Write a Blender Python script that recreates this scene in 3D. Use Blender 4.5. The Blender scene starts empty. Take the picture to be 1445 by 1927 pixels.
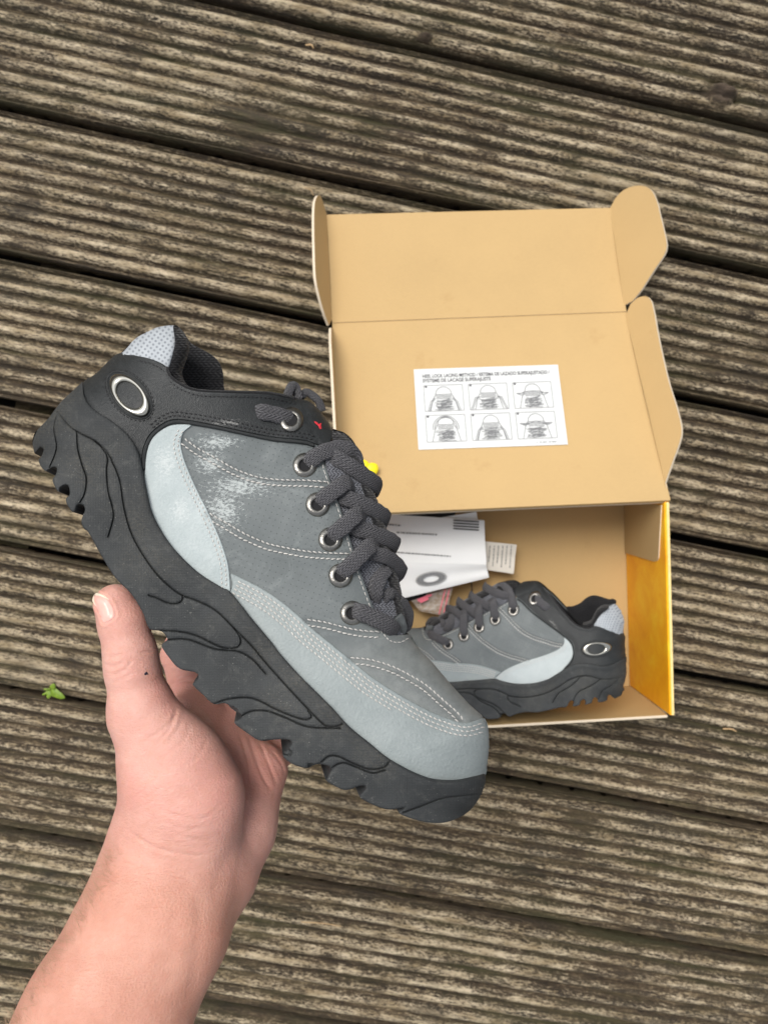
import bpy, math, random
import numpy as np
from mathutils import Vector, Matrix
from mathutils.geometry import delaunay_2d_cdt
from mathutils.bvhtree import BVHTree

rng = np.random.default_rng(7)
random.seed(7)
scene = bpy.context.scene
COL = scene.collection

# ------------------------------------------------------------------ camera
CAM_H = 0.89
FWD = Vector((0.0436, -0.0454, -1.0)).normalized()
RIGHT = FWD.cross(Vector((0, 1, 0))).normalized()
UP = RIGHT.cross(FWD).normalized()
CAM_LOC = Vector((0, 0, CAM_H))
cam_data = bpy.data.cameras.new("camera")
cam = bpy.data.objects.new("camera", cam_data)
COL.objects.link(cam)
cam.matrix_world = Matrix((
    (RIGHT.x, UP.x, -FWD.x, CAM_LOC.x),
    (RIGHT.y, UP.y, -FWD.y, CAM_LOC.y),
    (RIGHT.z, UP.z, -FWD.z, CAM_LOC.z),
    (0, 0, 0, 1)))
cam_data.sensor_fit = 'HORIZONTAL'
cam_data.sensor_width = 36.0
cam_data.lens = 36.0
cam_data.clip_start = 0.01
cam_data.clip_end = 200
cam_data.dof.use_dof = True
cam_data.dof.focus_distance = 0.365
cam_data.dof.aperture_fstop = 24.0
scene.camera = cam

# ------------------------------------------------------------------ light
SUN_ELEV, SUN_AZ = 61.0, 123.0      # azimuth counter-clockwise from +X: light comes from the upper left
world = bpy.data.worlds.new("World")
scene.world = world
world.use_nodes = True
wn = world.node_tree
bg = wn.nodes["Background"]
sky = wn.nodes.new("ShaderNodeTexSky")
sky.sky_type = 'NISHITA'
sky.sun_disc = False
sky.sun_elevation = math.radians(SUN_ELEV)
sky.sun_rotation = math.radians(90 - SUN_AZ)
sky.dust_density = 4.0
hsv = wn.nodes.new("ShaderNodeHueSaturation")     # thin overcast: the blue is mostly gone
hsv.inputs["Saturation"].default_value = 0.25
wn.links.new(sky.outputs["Color"], hsv.inputs["Color"])
wn.links.new(hsv.outputs["Color"], bg.inputs["Color"])
bg.inputs["Strength"].default_value = 0.15
sun_data = bpy.data.lights.new("sun", 'SUN')
sun_data.energy = 2.0
sun_data.angle = math.radians(28)
sun_data.color = (1.0, 0.955, 0.89)
sun = bpy.data.objects.new("sun", sun_data)
COL.objects.link(sun)
se, sa = math.radians(SUN_ELEV), math.radians(SUN_AZ)
sun_dir = Vector((math.cos(se) * math.cos(sa), math.cos(se) * math.sin(sa), math.sin(se)))
sun.rotation_euler = sun_dir.to_track_quat('Z', 'Y').to_euler()
sun.location = sun_dir * 3
vs = scene.view_settings
vs.view_transform = 'Standard'
vs.look = 'None'
vs.exposure = 0.22
vs.gamma = 1.0
vs.use_curve_mapping = False

# ------------------------------------------------------------------ measuring helpers
F = 1445.0
CX, CY = 722.5, 963.5

def ray(px, py):
    """direction from the camera through a point of the photograph, camera depth 1"""
    return RIGHT * ((px - CX) / F) + UP * (-(py - CY) / F) + FWD

def on_z(px, py, z):
    d = ray(px, py)
    return CAM_LOC + d * ((z - CAM_LOC.z) / d.z)

def at_depth(px, py, Z):
    return CAM_LOC + ray(px, py) * Z

def on_plane(px, py, p0, n):
    d = ray(px, py)
    return CAM_LOC + d * ((p0 - CAM_LOC).dot(n) / d.dot(n))

# ------------------------------------------------------------------ generic mesh helpers
def link(o, parent=None):
    COL.objects.link(o)
    if parent is not None:
        o.parent = parent
    return o

def mesh_obj(name, verts, faces, mats, parent=None, smooth=True, uv=None, mat_idx=None, sharp=None, attrs=None):
    me = bpy.data.meshes.new(name)
    me.from_pydata([tuple(v) for v in verts], [], [tuple(int(i) for i in f) for f in faces])
    if not isinstance(mats, (list, tuple)):
        mats = [mats]
    for m in mats:
        me.materials.append(m)
    if mat_idx is not None:
        me.polygons.foreach_set("material_index", np.asarray(mat_idx, dtype=np.int32))
    if smooth:
        me.polygons.foreach_set("use_smooth", np.ones(len(me.polygons), dtype=bool))
    if uv is not None:
        lay = me.uv_layers.new(name="UVMap")
        li = np.empty(len(me.loops), dtype=np.int32)
        me.loops.foreach_get("vertex_index", li)
        lay.data.foreach_set("uv", np.asarray(uv, dtype=np.float32)[li].ravel())
    if attrs:
        for k, a in attrs.items():
            at = me.attributes.new(k, 'FLOAT', 'POINT')
            at.data.foreach_set("value", np.asarray(a, dtype=np.float32))
    me.update()
    if sharp is not None:
        me.set_sharp_from_angle(angle=math.radians(sharp))
    o = bpy.data.objects.new(name, me)
    return link(o, parent)

def empty(name, loc=(0, 0, 0), mat=None):
    o = bpy.data.objects.new(name, None)
    o.empty_display_size = 0.02
    COL.objects.link(o)
    if mat is not None:
        o.matrix_world = mat
    else:
        o.location = loc
    return o

def tag(o, label=None, cat=None, group=None, kind=None):
    if label: o["label"] = label
    if cat: o["category"] = cat
    if group: o["group"] = group
    if kind: o["kind"] = kind
    return o

def catmull(pts, step, closed=False):
    P = np.asarray(pts, dtype=float)
    n = len(P)
    out = []
    segs = n if closed else n - 1
    for i in range(segs):
        if closed:
            p0, p1, p2, p3 = P[(i - 1) % n], P[i], P[(i + 1) % n], P[(i + 2) % n]
        else:
            p1, p2 = P[i], P[i + 1]
            p0 = P[i - 1] if i > 0 else 2 * p1 - p2
            p3 = P[i + 2] if i + 2 < n else 2 * p2 - p1
        L = np.linalg.norm((p2 - p1)[:2]) if P.shape[1] == 2 else np.linalg.norm(p2 - p1)
        m = max(1, int(round(L / step)))
        for k in range(m):
            t = k / m
            out.append(0.5 * ((2 * p1) + (-p0 + p2) * t + (2 * p0 - 5 * p1 + 4 * p2 - p3) * t * t + (-p0 + 3 * p1 - 3 * p2 + p3) * t ** 3))
    if not closed:
        out.append(P[-1])
    return np.array(out)

def linear(pts, step, closed=False):
    P = np.asarray(pts, dtype=float)
    n = len(P)
    out = []
    for i in range(n if closed else n - 1):
        a, b = P[i], P[(i + 1) % n]
        m = max(1, int(round(np.linalg.norm(b - a) / step)))
        for k in range(m):
            out.append(a + (b - a) * k / m)
    if not closed:
        out.append(P[-1])
    return np.array(out)

def dist_poly(P, line, closed=False):
    """distance of each point of P (N,2) to a polyline"""
    A = np.asarray(line, dtype=float)
    B = np.roll(A, -1, axis=0)
    if not closed:
        A, B = A[:-1], B[:-1]
    best = np.full(len(P), 1e9)
    for a, b in zip(A, B):
        ab = b - a
        l2 = ab @ ab
        if l2 < 1e-12:
            continue
        t = np.clip(((P - a) @ ab) / l2, 0, 1)
        q = P - (a + t[:, None] * ab)
        best = np.minimum(best, q[:, 0] ** 2 + q[:, 1] ** 2)
    return np.sqrt(best)

def inside(P, poly):
    x, y = P[:, 0], P[:, 1]
    r = np.zeros(len(P), bool)
    n = len(poly)
    j = n - 1
    for i in range(n):
        xi, yi = poly[i]; xj, yj = poly[j]
        if yi != yj:
            c = ((yi > y) != (yj > y)) & (x < (xj - xi) * (y - yi) / (yj - yi) + xi)
            r ^= c
        j = i
    return r

def sstep(x, a=0.0, b=1.0):
    t = np.clip((np.asarray(x) - a) / (b - a), 0, 1)
    return t * t * (3 - 2 * t)

def triangulate(boundary, step, rings, extra=None, lines=None):
    """fill a closed outline with boundary-following rings and a hexagonal grid; returns points, triangles, boundary indices"""
    B = np.asarray(boundary, dtype=float)
    pts = [B]
    T = np.roll(B, -1, 0) - np.roll(B, 1, 0)
    T /= np.maximum(np.linalg.norm(T, axis=1), 1e-9)[:, None]
    area = 0.5 * np.sum(B[:, 0] * np.roll(B[:, 1], -1) - np.roll(B[:, 0], -1) * B[:, 1])
    N = np.stack([-T[:, 1], T[:, 0]], 1) * (1 if area > 0 else -1)
    for r in rings:
        Q = B + N * r
        ok = inside(Q, B)
        Q = Q[ok]
        if len(Q):
            Q = Q[dist_poly(Q, B, True) > 0.93 * r]
            pts.append(Q)
    rmax = (rings[-1] if len(rings) else 0)
    x0, y0 = B.min(0); x1, y1 = B.max(0)
    gx = np.arange(x0, x1, step); gy = np.arange(y0, y1, step * 0.866)
    G = np.array([(x + (0.5 * step if k % 2 else 0), y) for k, y in enumerate(gy) for x in gx])
    if len(G):
        G = G[inside(G, B)]
        G = G[dist_poly(G, B, True) > rmax + 0.55 * step]
        if lines is not None:
            dl_ = np.full(len(G), 1e9)
            for ln in lines: dl_ = np.minimum(dl_, dist_poly(G, ln))
            G = G[dl_ > 4.0]
        pts.append(G)
    if extra is not None:
        X_ = extra[inside(extra, B)]
        pts.append(X_[dist_poly(X_, B, True) > rmax + 0.4])
    A = np.concatenate(pts)
    nb = len(B)
    edges = [(i, (i + 1) % nb) for i in range(nb)]
    res = delaunay_2d_cdt([Vector((p[0], -p[1])) for p in A], edges, [], 0, 1e-5)
    V = np.array([(v.x, -v.y) for v in res[0]])
    tris = np.array([t for t in res[2]])
    cen = V[tris].mean(1)
    tris = tris[inside(cen, B)]
    omap = {}
    for k, orig in enumerate(res[3]):
        for i in orig:
            omap[i] = k
    bidx = [omap[i] for i in range(nb)]
    return V, tris, bidx

# ------------------------------------------------------------------ materials
class NT:
    def __init__(self, name):
        self.m = bpy.data.materials.new(name)
        self.m.use_nodes = True
        self.t = self.m.node_tree
        self.b = self.t.nodes["Principled BSDF"]
    def n(self, typ, **kw):
        nd = self.t.nodes.new(typ)
        for k, v in kw.items():
            if k.startswith("i_"):
                key = k[2:]
                nd.inputs[int(key) if key.isdigit() else key.replace("_", " ")].default_value = v
            else:
                setattr(nd, k, v)
        return nd
    def l(self, a, b):
        self.t.links.new(a, b)
    def coord(self, kind="UV"):
        return self.n("ShaderNodeTexCoord").outputs[kind]
    def mapping(self, vec, scale=(1, 1, 1), rot=(0, 0, 0), loc=(0, 0, 0)):
        mp = self.n("ShaderNodeMapping")
        mp.inputs["Scale"].default_value = scale
        mp.inputs["Rotation"].default_value = rot
        mp.inputs["Location"].default_value = loc
        self.l(vec, mp.inputs["Vector"])
        return mp.outputs[0]
    def noise(self, vec, scale, detail=4, rough=0.55, dist=0.0):
        nd = self.n("ShaderNodeTexNoise", i_Scale=scale, i_Detail=detail, i_Roughness=rough, i_Distortion=dist)
        self.l(vec, nd.inputs["Vector"])
        return nd.outputs["Fac"]
    def voronoi(self, vec, scale, feature='F1', rnd=1.0):
        nd = self.n("ShaderNodeTexVoronoi", feature=feature, i_Scale=scale, i_Randomness=rnd)
        self.l(vec, nd.inputs["Vector"])
        return nd.outputs["Distance"]
    def ramp(self, fac, stops):
        r = self.n("ShaderNodeValToRGB")
        cr = r.color_ramp
        while len(cr.elements) < len(stops):
            cr.elements.new(0.5)
        for e, (p, c) in zip(cr.elements, stops):
            e.position = p
            e.color = (c[0], c[1], c[2], 1) if not np.isscalar(c) else (c, c, c, 1)
        self.l(fac, r.inputs[0])
        return r.outputs["Color"]
    def math(self, op, a, b=None, clamp=False):
        nd = self.n("ShaderNodeMath", operation=op, use_clamp=clamp)
        for i, v in enumerate((a, b)):
            if v is None: continue
            if isinstance(v, (int, float)): nd.inputs[i].default_value = v
            else: self.l(v, nd.inputs[i])
        return nd.outputs[0]
    def mix(self, fac, a, b, blend='MIX'):
        nd = self.n("ShaderNodeMix", data_type='RGBA', blend_type=blend)
        for sock, v in ((nd.inputs[0], fac), (nd.inputs[6], a), (nd.inputs[7], b)):
            if isinstance(v, (int, float)): sock.default_value = v
            elif isinstance(v, tuple): sock.default_value = (v[0], v[1], v[2], 1)
            else: self.l(v, sock)
        return nd.outputs[2]
    def bump(self, height, strength, distance, prev=None):
        nd = self.n("ShaderNodeBump", i_Strength=strength, i_Distance=distance)
        self.l(height, nd.inputs["Height"])
        if prev is not None: self.l(prev, nd.inputs["Normal"])
        return nd.outputs[0]
    def out(self, color=None, rough=None, normal=None, **kw):
        for sock, v in (("Base Color", color), ("Roughness", rough), ("Normal", normal)):
            if v is None: continue
            if isinstance(v, (int, float)): self.b.inputs[sock].default_value = v
            elif isinstance(v, tuple): self.b.inputs[sock].default_value = (v[0], v[1], v[2], 1)
            else: self.l(v, self.b.inputs[sock])
        for k, v in kw.items():
            self.b.inputs[k.replace("_", " ")].default_value = v
        return self.m

# surfaces of the sneaker use a flat pattern layout in UV: 1 unit = 1000 units of the side view (about 0.28 m)
def blob(nt, uv, cx, cy, rx, ry):
    """soft elliptical patch in pattern space, 1 in the middle"""
    mp = nt.mapping(uv, scale=(1 / rx, 1 / ry, 0), loc=(-cx / rx, -cy / ry, 0))
    ln = nt.n("ShaderNodeVectorMath", operation='LENGTH')
    nt.l(mp, ln.inputs[0])
    return nt.math('SUBTRACT', 1.0, ln.outputs["Value"], True)

def perforations(nt, uv, pitch, radius, rot):
    mp = nt.mapping(uv, scale=(1 / pitch, 1 / pitch, 0), rot=(0, 0, rot))
    fr = nt.n("ShaderNodeVectorMath", operation='FRACTION'); nt.l(mp, fr.inputs[0])
    sb = nt.n("ShaderNodeVectorMath", operation='SUBTRACT'); nt.l(fr.outputs[0], sb.inputs[0]); sb.inputs[1].default_value = (0.5, 0.5, 0)
    ln = nt.n("ShaderNodeVectorMath", operation='LENGTH'); nt.l(sb.outputs[0], ln.inputs[0])
    return nt.math('LESS_THAN', ln.outputs["Value"], radius / pitch)

def m_leather(name, base, dark, light, scuffs=(), perf=None, rough=0.6, grain=900, gstr=0.25, scuffcol=(0.50, 0.54, 0.53), blotch=0.35, rubbed=None):
    nt = NT(name)
    uv = nt.coord("UV")
    n1 = nt.noise(uv, 9, 5, 0.6)
    n2 = nt.noise(uv, 120, 4, 0.65)
    col = nt.ramp(nt.math('ADD', nt.math('MULTIPLY', n1, 0.7), nt.math('MULTIPLY', n2, 0.3)), [(0.33, dark), (0.5, base), (0.68, light)])
    # pale rubbed dust
    dust = nt.math('MULTIPLY', nt.ramp(nt.noise(uv, 17, 6, 0.72, 0.8), [(0.53, 0.0), (0.72, 1.0)]), blotch)
    col = nt.mix(dust, col, scuffcol)
    if scuffs:
        tot = None
        for s in scuffs:
            b = blob(nt, uv, *s)
            tot = b if tot is None else nt.math('MAXIMUM', tot, b)
        nz = nt.noise(nt.mapping(uv, rot=(0, 0, 0.5), scale=(1, 1.9, 1)), 115, 8, 0.85, 0.3)
        msk = nt.ramp(nt.math('ADD', nt.math('MULTIPLY', tot, 0.235), nt.math('SUBTRACT', nz, 0.2)), [(0.455, 0.0), (0.515, 0.70)])
        col = nt.mix(msk, col, scuffcol)
    if rubbed:
        rb = nt.math('MULTIPLY', nt.ramp(blob(nt, uv, *rubbed), [(0.0, 0.0), (0.35, 1.0)]), nt.ramp(nt.noise(uv, 38, 6, 0.75), [(0.30, 0.25), (0.65, 0.85)]))
        col = nt.mix(rb, col, (0.235, 0.250, 0.243))
    specks = nt.ramp(nt.voronoi(uv, 75), [(0.0, 1.0), (0.045, 0.0)])
    col = nt.mix(nt.math('MULTIPLY', specks, 0.35), col, (0.55, 0.55, 0.52))
    h = nt.math('ADD', nt.math('MULTIPLY', nt.voronoi(uv, grain, 'F1'), 0.6), nt.noise(uv, 260, 3, 0.6))
    nrm = nt.bump(h, gstr, 0.0006)
    if perf:
        for (pitch, rad, rot, cx, cy, rx, ry) in perf:
            pm = nt.math('MULTIPLY', perforations(nt, uv, pitch, rad, rot), nt.math('GREATER_THAN', blob(nt, uv, cx, cy, rx, ry), 0.01))
            col = nt.mix(nt.math('MULTIPLY', pm, 0.6), col, (0.02, 0.024, 0.026))
            nrm = nt.bump(nt.math('SUBTRACT', 1.0, pm), 0.5, 0.0006, nrm)
    rr = nt.ramp(n2, [(0.3, rough - 0.08), (0.7, rough + 0.1)])
    return nt.out(col, rr, nrm, Specular_IOR_Level=0.4)

MAT = {}
MAT['grey_leather'] = m_leather('grey_leather', (0.121, 0.136, 0.138), (0.101, 0.115, 0.117), (0.153, 0.169, 0.170),
    scuffs=[(0.41, -0.832, 0.085, 0.030), (0.395, -0.87, 0.06, 0.05), (0.45, -0.915, 0.13, 0.045), (0.42, -0.96, 0.07, 0.08)],
    perf=[(0.0115, 0.0010, 0.35, 0.50, -0.99, 0.19, 0.24)], rough=0.62, blotch=0.16, rubbed=(0.80, -1.28, 0.19, 0.15))
MAT['pale_leather'] = m_leather('pale_leather', (0.36, 0.408, 0.412), (0.315, 0.36, 0.364), (0.415, 0.46, 0.462),
    scuffs=[(0.31, -0.87, 0.05, 0.07), (0.34, -0.96, 0.04, 0.05)], rough=0.6, blotch=0.25, grain=200, gstr=0.35, scuffcol=(0.50, 0.535, 0.53))
MAT['toe_leather'] = m_leather('toe_leather', (0.248, 0.281, 0.282), (0.222, 0.253, 0.254), (0.283, 0.315, 0.315),
    rough=0.58, blotch=0.14, grain=170, gstr=0.45, scuffcol=(0.42, 0.47, 0.46))
MAT['black_leather'] = m_leather('black_leather', (0.0195, 0.0218, 0.0226), (0.0145, 0.0163, 0.0170), (0.028, 0.031, 0.032),
    scuffs=[(0.43, -0.795, 0.06, 0.012)], perf=[(0.026, 0.0022, 0.25, 0.38, -0.745, 0.16, 0.045)],
    rough=0.5, blotch=0.05, grain=520, gstr=0.45, scuffcol=(0.25, 0.25, 0.24))

CLEAN = {'grey_leather': m_leather('clean_grey_leather', (0.121, 0.136, 0.138), (0.101, 0.115, 0.117), (0.153, 0.169, 0.170), perf=[(0.0115, 0.0010, 0.35, 0.50, -0.99, 0.19, 0.24)], rough=0.62, blotch=0.10),
         'pale_leather': m_leather('clean_pale_leather', (0.40, 0.445, 0.45), (0.36, 0.40, 0.405), (0.44, 0.485, 0.485), rough=0.55, blotch=0.10, scuffcol=(0.58, 0.61, 0.6)),
         'toe_leather': m_leather('clean_toe_leather', (0.248, 0.281, 0.282), (0.222, 0.253, 0.254), (0.283, 0.315, 0.315), rough=0.58, blotch=0.06, grain=420, gstr=0.22)}

def m_rubber():
    nt = NT('sole_rubber')
    uv = nt.coord("UV")
    n1 = nt.noise(uv, 8, 5, 0.6)
    col = nt.ramp(n1, [(0.3, (0.024, 0.0262, 0.0272)), (0.5, (0.031, 0.0338, 0.0350)), (0.7, (0.042, 0.0452, 0.0462))])
    dust = nt.ramp(nt.noise(uv, 42, 7, 0.75, 0.6), [(0.52, 0.0), (0.80, 0.42)])
    col = nt.mix(dust, col, (0.13, 0.13, 0.12))
    brown = nt.math('MULTIPLY', nt.ramp(nt.noise(uv, 5, 4, 0.6), [(0.5, 0.0), (0.7, 0.5)]), nt.ramp(nt.noise(uv, 200, 3, 0.7), [(0.4, 0.0), (0.7, 1.0)]))
    col = nt.mix(brown, col, (0.11, 0.10, 0.075))
    specks = nt.ramp(nt.voronoi(uv, 150), [(0.06, 1.0), (0.17, 0.0)])
    sel = nt.ramp(nt.noise(uv, 30, 2, 0.5), [(0.45, 0.0), (0.62, 1.0)])
    col = nt.mix(nt.math('MULTIPLY', nt.math('MULTIPLY', specks, sel), 0.4), col, (0.34, 0.34, 0.31))
    fine = nt.voronoi(uv, 210, 'F1', 0.25)
    h = nt.math('ADD', nt.math('MULTIPLY', fine, 0.8), nt.math('MULTIPLY', nt.noise(uv, 400, 3, 0.7), 0.5))
    nrm = nt.bump(h, 0.42, 0.0008)
    return nt.out(col, 0.72, nrm, Specular_IOR_Level=0.35)
MAT['rubber'] = m_rubber()

def m_weave(name, base, light, su, sv, strength=0.8, rough=0.85, depth=0.001):
    nt = NT(name)
    uv = nt.coord("UV")
    mp = nt.mapping(uv, scale=(su, sv, 1))
    sep = nt.n("ShaderNodeSeparateXYZ"); nt.l(mp, sep.inputs[0])
    x, y = sep.outputs[0], sep.outputs[1]
    # braid: two families of slanted yarns
    a = nt.math('SINE', nt.math('MULTIPLY', nt.math('ADD', x, nt.math('MULTIPLY', nt.math('PINGPONG', y, 1.0), 1.0)), 6.2832))
    b = nt.math('SINE', nt.math('MULTIPLY', y, 12.566))
    h = nt.math('MULTIPLY', nt.math('ADD', nt.math('MULTIPLY', a, 0.6), nt.math('ADD', nt.math('MULTIPLY', b, 0.4), 1.0)), 0.5)
    nz = nt.noise(uv, 160, 4, 0.7)
    col = nt.mix(nt.math('ADD', nt.math('MULTIPLY', h, 0.6), nt.math('MULTIPLY', nt.math('SUBTRACT', nz, 0.5), 0.9), True), base, light)
    nrm = nt.bump(nt.math('ADD', h, nt.math('MULTIPLY', nz, 0.5)), strength, depth)
    return nt.out(col, rough, nrm, Specular_IOR_Level=0.2, Sheen_Weight=0.15)
MAT['lace'] = m_weave('lace_cloth', (0.048, 0.047, 0.053), (0.190, 0.187, 0.205), 125, 5.0, 1.2, 0.85, 0.0013)
MAT['tongue_weave'] = m_weave('tongue_cloth', (0.035, 0.036, 0.042), (0.30, 0.31, 0.35), 150, 150)
MAT['lining'] = m_weave('lining_cloth', (0.0045, 0.0045, 0.005), (0.022, 0.022, 0.025), 110, 110, 0.6)
MAT['loop'] = m_weave('loop_cloth', (0.10, 0.115, 0.12), (0.21, 0.235, 0.24), 20, 140)

def m_knit():
    nt = NT('pale_mesh_cloth')
    uv = nt.coord("UV")
    p = perforations(nt, uv, 0.0080, 0.0022, 0.6)
    nz = nt.noise(uv, 60, 4, 0.6)
    col = nt.mix(nz, (0.30, 0.325, 0.35), (0.43, 0.46, 0.485))
    col = nt.mix(nt.math('MULTIPLY', p, 0.6), col, (0.13, 0.14, 0.16))
    nrm = nt.bump(nt.math('SUBTRACT', 1.0, p), 0.5, 0.0006)
    return nt.out(col, 0.85, nrm, Specular_IOR_Level=0.2)
MAT['knit'] = m_knit()

def m_plain(name, col, rough=0.5, metallic=0.0, var=0.0, nscale=80, bump=0.0, space="Object", **kw):
    nt = NT(name)
    c = nt.coord(space)
    n = nt.noise(c, nscale, 5, 0.65)
    cc = nt.mix(n, tuple(x * (1 - var) for x in col), tuple(min(1, x * (1 + var)) for x in col))
    nrm = nt.bump(n, bump, 0.0008) if bump else None
    return nt.out(cc, rough, nrm, Metallic=metallic, **kw)
MAT['gunmetal'] = m_plain('gunmetal', (0.30, 0.288, 0.262), 0.30, 1.0, 0.35, 700, 0.35)
MAT['chrome'] = m_plain('brushed_chrome', (0.60, 0.58, 0.51), 0.17, 1.0, 0.12, 300)
MAT['dark_hole'] = m_plain('dark_hole', (0.008, 0.008, 0.009), 0.9)
MAT['inlay'] = m_plain('black_inlay', (0.012, 0.013, 0.014), 0.6, 0, 0.3, 300, 0.2)
MAT['thread'] = m_plain('pale_thread', (0.47, 0.455, 0.43), 0.7, 0, 0.35, 500)
MAT['black_thread'] = m_plain('black_thread', (0.010, 0.010, 0.011), 0.6, 0, 0.3, 500)
MAT['red'] = m_plain('red_thread', (0.62, 0.03, 0.045), 0.6, 0, 0.2, 500)

def m_card(name, base, fibre=True):
    nt = NT(name)
    c = nt.coord("Object")
    n1 = nt.noise(c, 6, 5, 0.6)
    n2 = nt.noise(nt.mapping(c, scale=(1, 6, 6)), 220, 4, 0.7)
    f = nt.math('ADD', nt.math('MULTIPLY', n1, 0.6), nt.math('MULTIPLY', n2, 0.4))
    col = nt.ramp(f, [(0.3, tuple(x * 0.90 for x in base)), (0.5, base), (0.7, tuple(min(1, x * 1.07) for x in base))])
    st = nt.ramp(nt.noise(c, 21, 5, 0.7), [(0.60, 0.0), (0.78, 0.40)])
    col = nt.mix(st, col, tuple(x * f_ for x, f_ in zip(base, (0.72, 0.62, 0.5))))
    return nt.out(col, 0.72, nt.bump(n2, 0.12, 0.0004), Specular_IOR_Level=0.25)
MAT['card'] = m_card('cardboard', (0.475, 0.325, 0.150))
MAT['card_edge'] = m_plain('cardboard_edge', (0.62, 0.53, 0.40), 0.8, 0, 0.25, 900)

def m_yellow():
    nt = NT('yellow_print')
    c = nt.coord("Object")
    n1 = nt.noise(c, 26, 6, 0.65, 0.6)
    col = nt.ramp(n1, [(0.30, (0.80, 0.31, 0.004)), (0.5, (0.88, 0.41, 0.006)), (0.68, (0.92, 0.54, 0.02))])
    return nt.out(col, 0.42, nt.bump(n1, 0.08, 0.001), Specular_IOR_Level=0.4)
MAT['yellow_print'] = m_yellow()
MAT['paper'] = m_plain('white_paper', (0.70, 0.715, 0.72), 0.6, 0, 0.03, 60, 0.05)
MAT['label_paper'] = m_plain('label_paper', (0.62, 0.635, 0.63), 0.45, 0, 0.02, 60)
MAT['ink_grey'] = m_plain('grey_ink', (0.17, 0.175, 0.18), 0.6, 0, 0.1, 300)
MAT['ink_dark'] = m_plain('dark_ink', (0.06, 0.06, 0.065), 0.6, 0, 0.1, 300)
MAT['ink_pale'] = m_plain('pale_ink', (0.30, 0.305, 0.305), 0.6, 0, 0.05, 300)
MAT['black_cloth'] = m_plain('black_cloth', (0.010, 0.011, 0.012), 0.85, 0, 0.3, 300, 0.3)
MAT['pink'] = m_plain('pink_plastic', (0.75, 0.16, 0.22), 0.4, 0, 0.1)
MAT['yellow_plastic'] = m_plain('yellow_petal', (0.85, 0.72, 0.01), 0.5, 0, 0.12, 120, 0.2)
MAT['sachet'] = m_plain('sachet_paper', (0.62, 0.59, 0.53), 0.6, 0, 0.08, 90, 0.2)

def m_bag():
    nt = NT('clear_bag')
    c = nt.coord("Object")
    n = nt.noise(c, 130, 4, 0.6, 1.5)
    col = nt.ramp(n, [(0.35, (0.50, 0.38, 0.27)), (0.6, (0.72, 0.66, 0.60))])
    return nt.out(col, 0.22, nt.bump(n, 0.9, 0.002), Transmission_Weight=0.25, Alpha=0.85)
MAT['bag'] = m_bag()

def m_leaf():
    nt = NT('leaf_green')
    c = nt.coord("Object")
    n = nt.noise(c, 240, 4, 0.6)
    col = nt.ramp(n, [(0.3, (0.10, 0.175, 0.008)), (0.7, (0.21, 0.31, 0.018))])
    return nt.out(col, 0.5, nt.bump(n, 0.3, 0.001), Subsurface_Weight=0.15)
MAT['leaf'] = m_leaf()
MAT['straw'] = m_plain('straw', (0.45, 0.30, 0.15), 0.7, 0, 0.3, 300)

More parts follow.
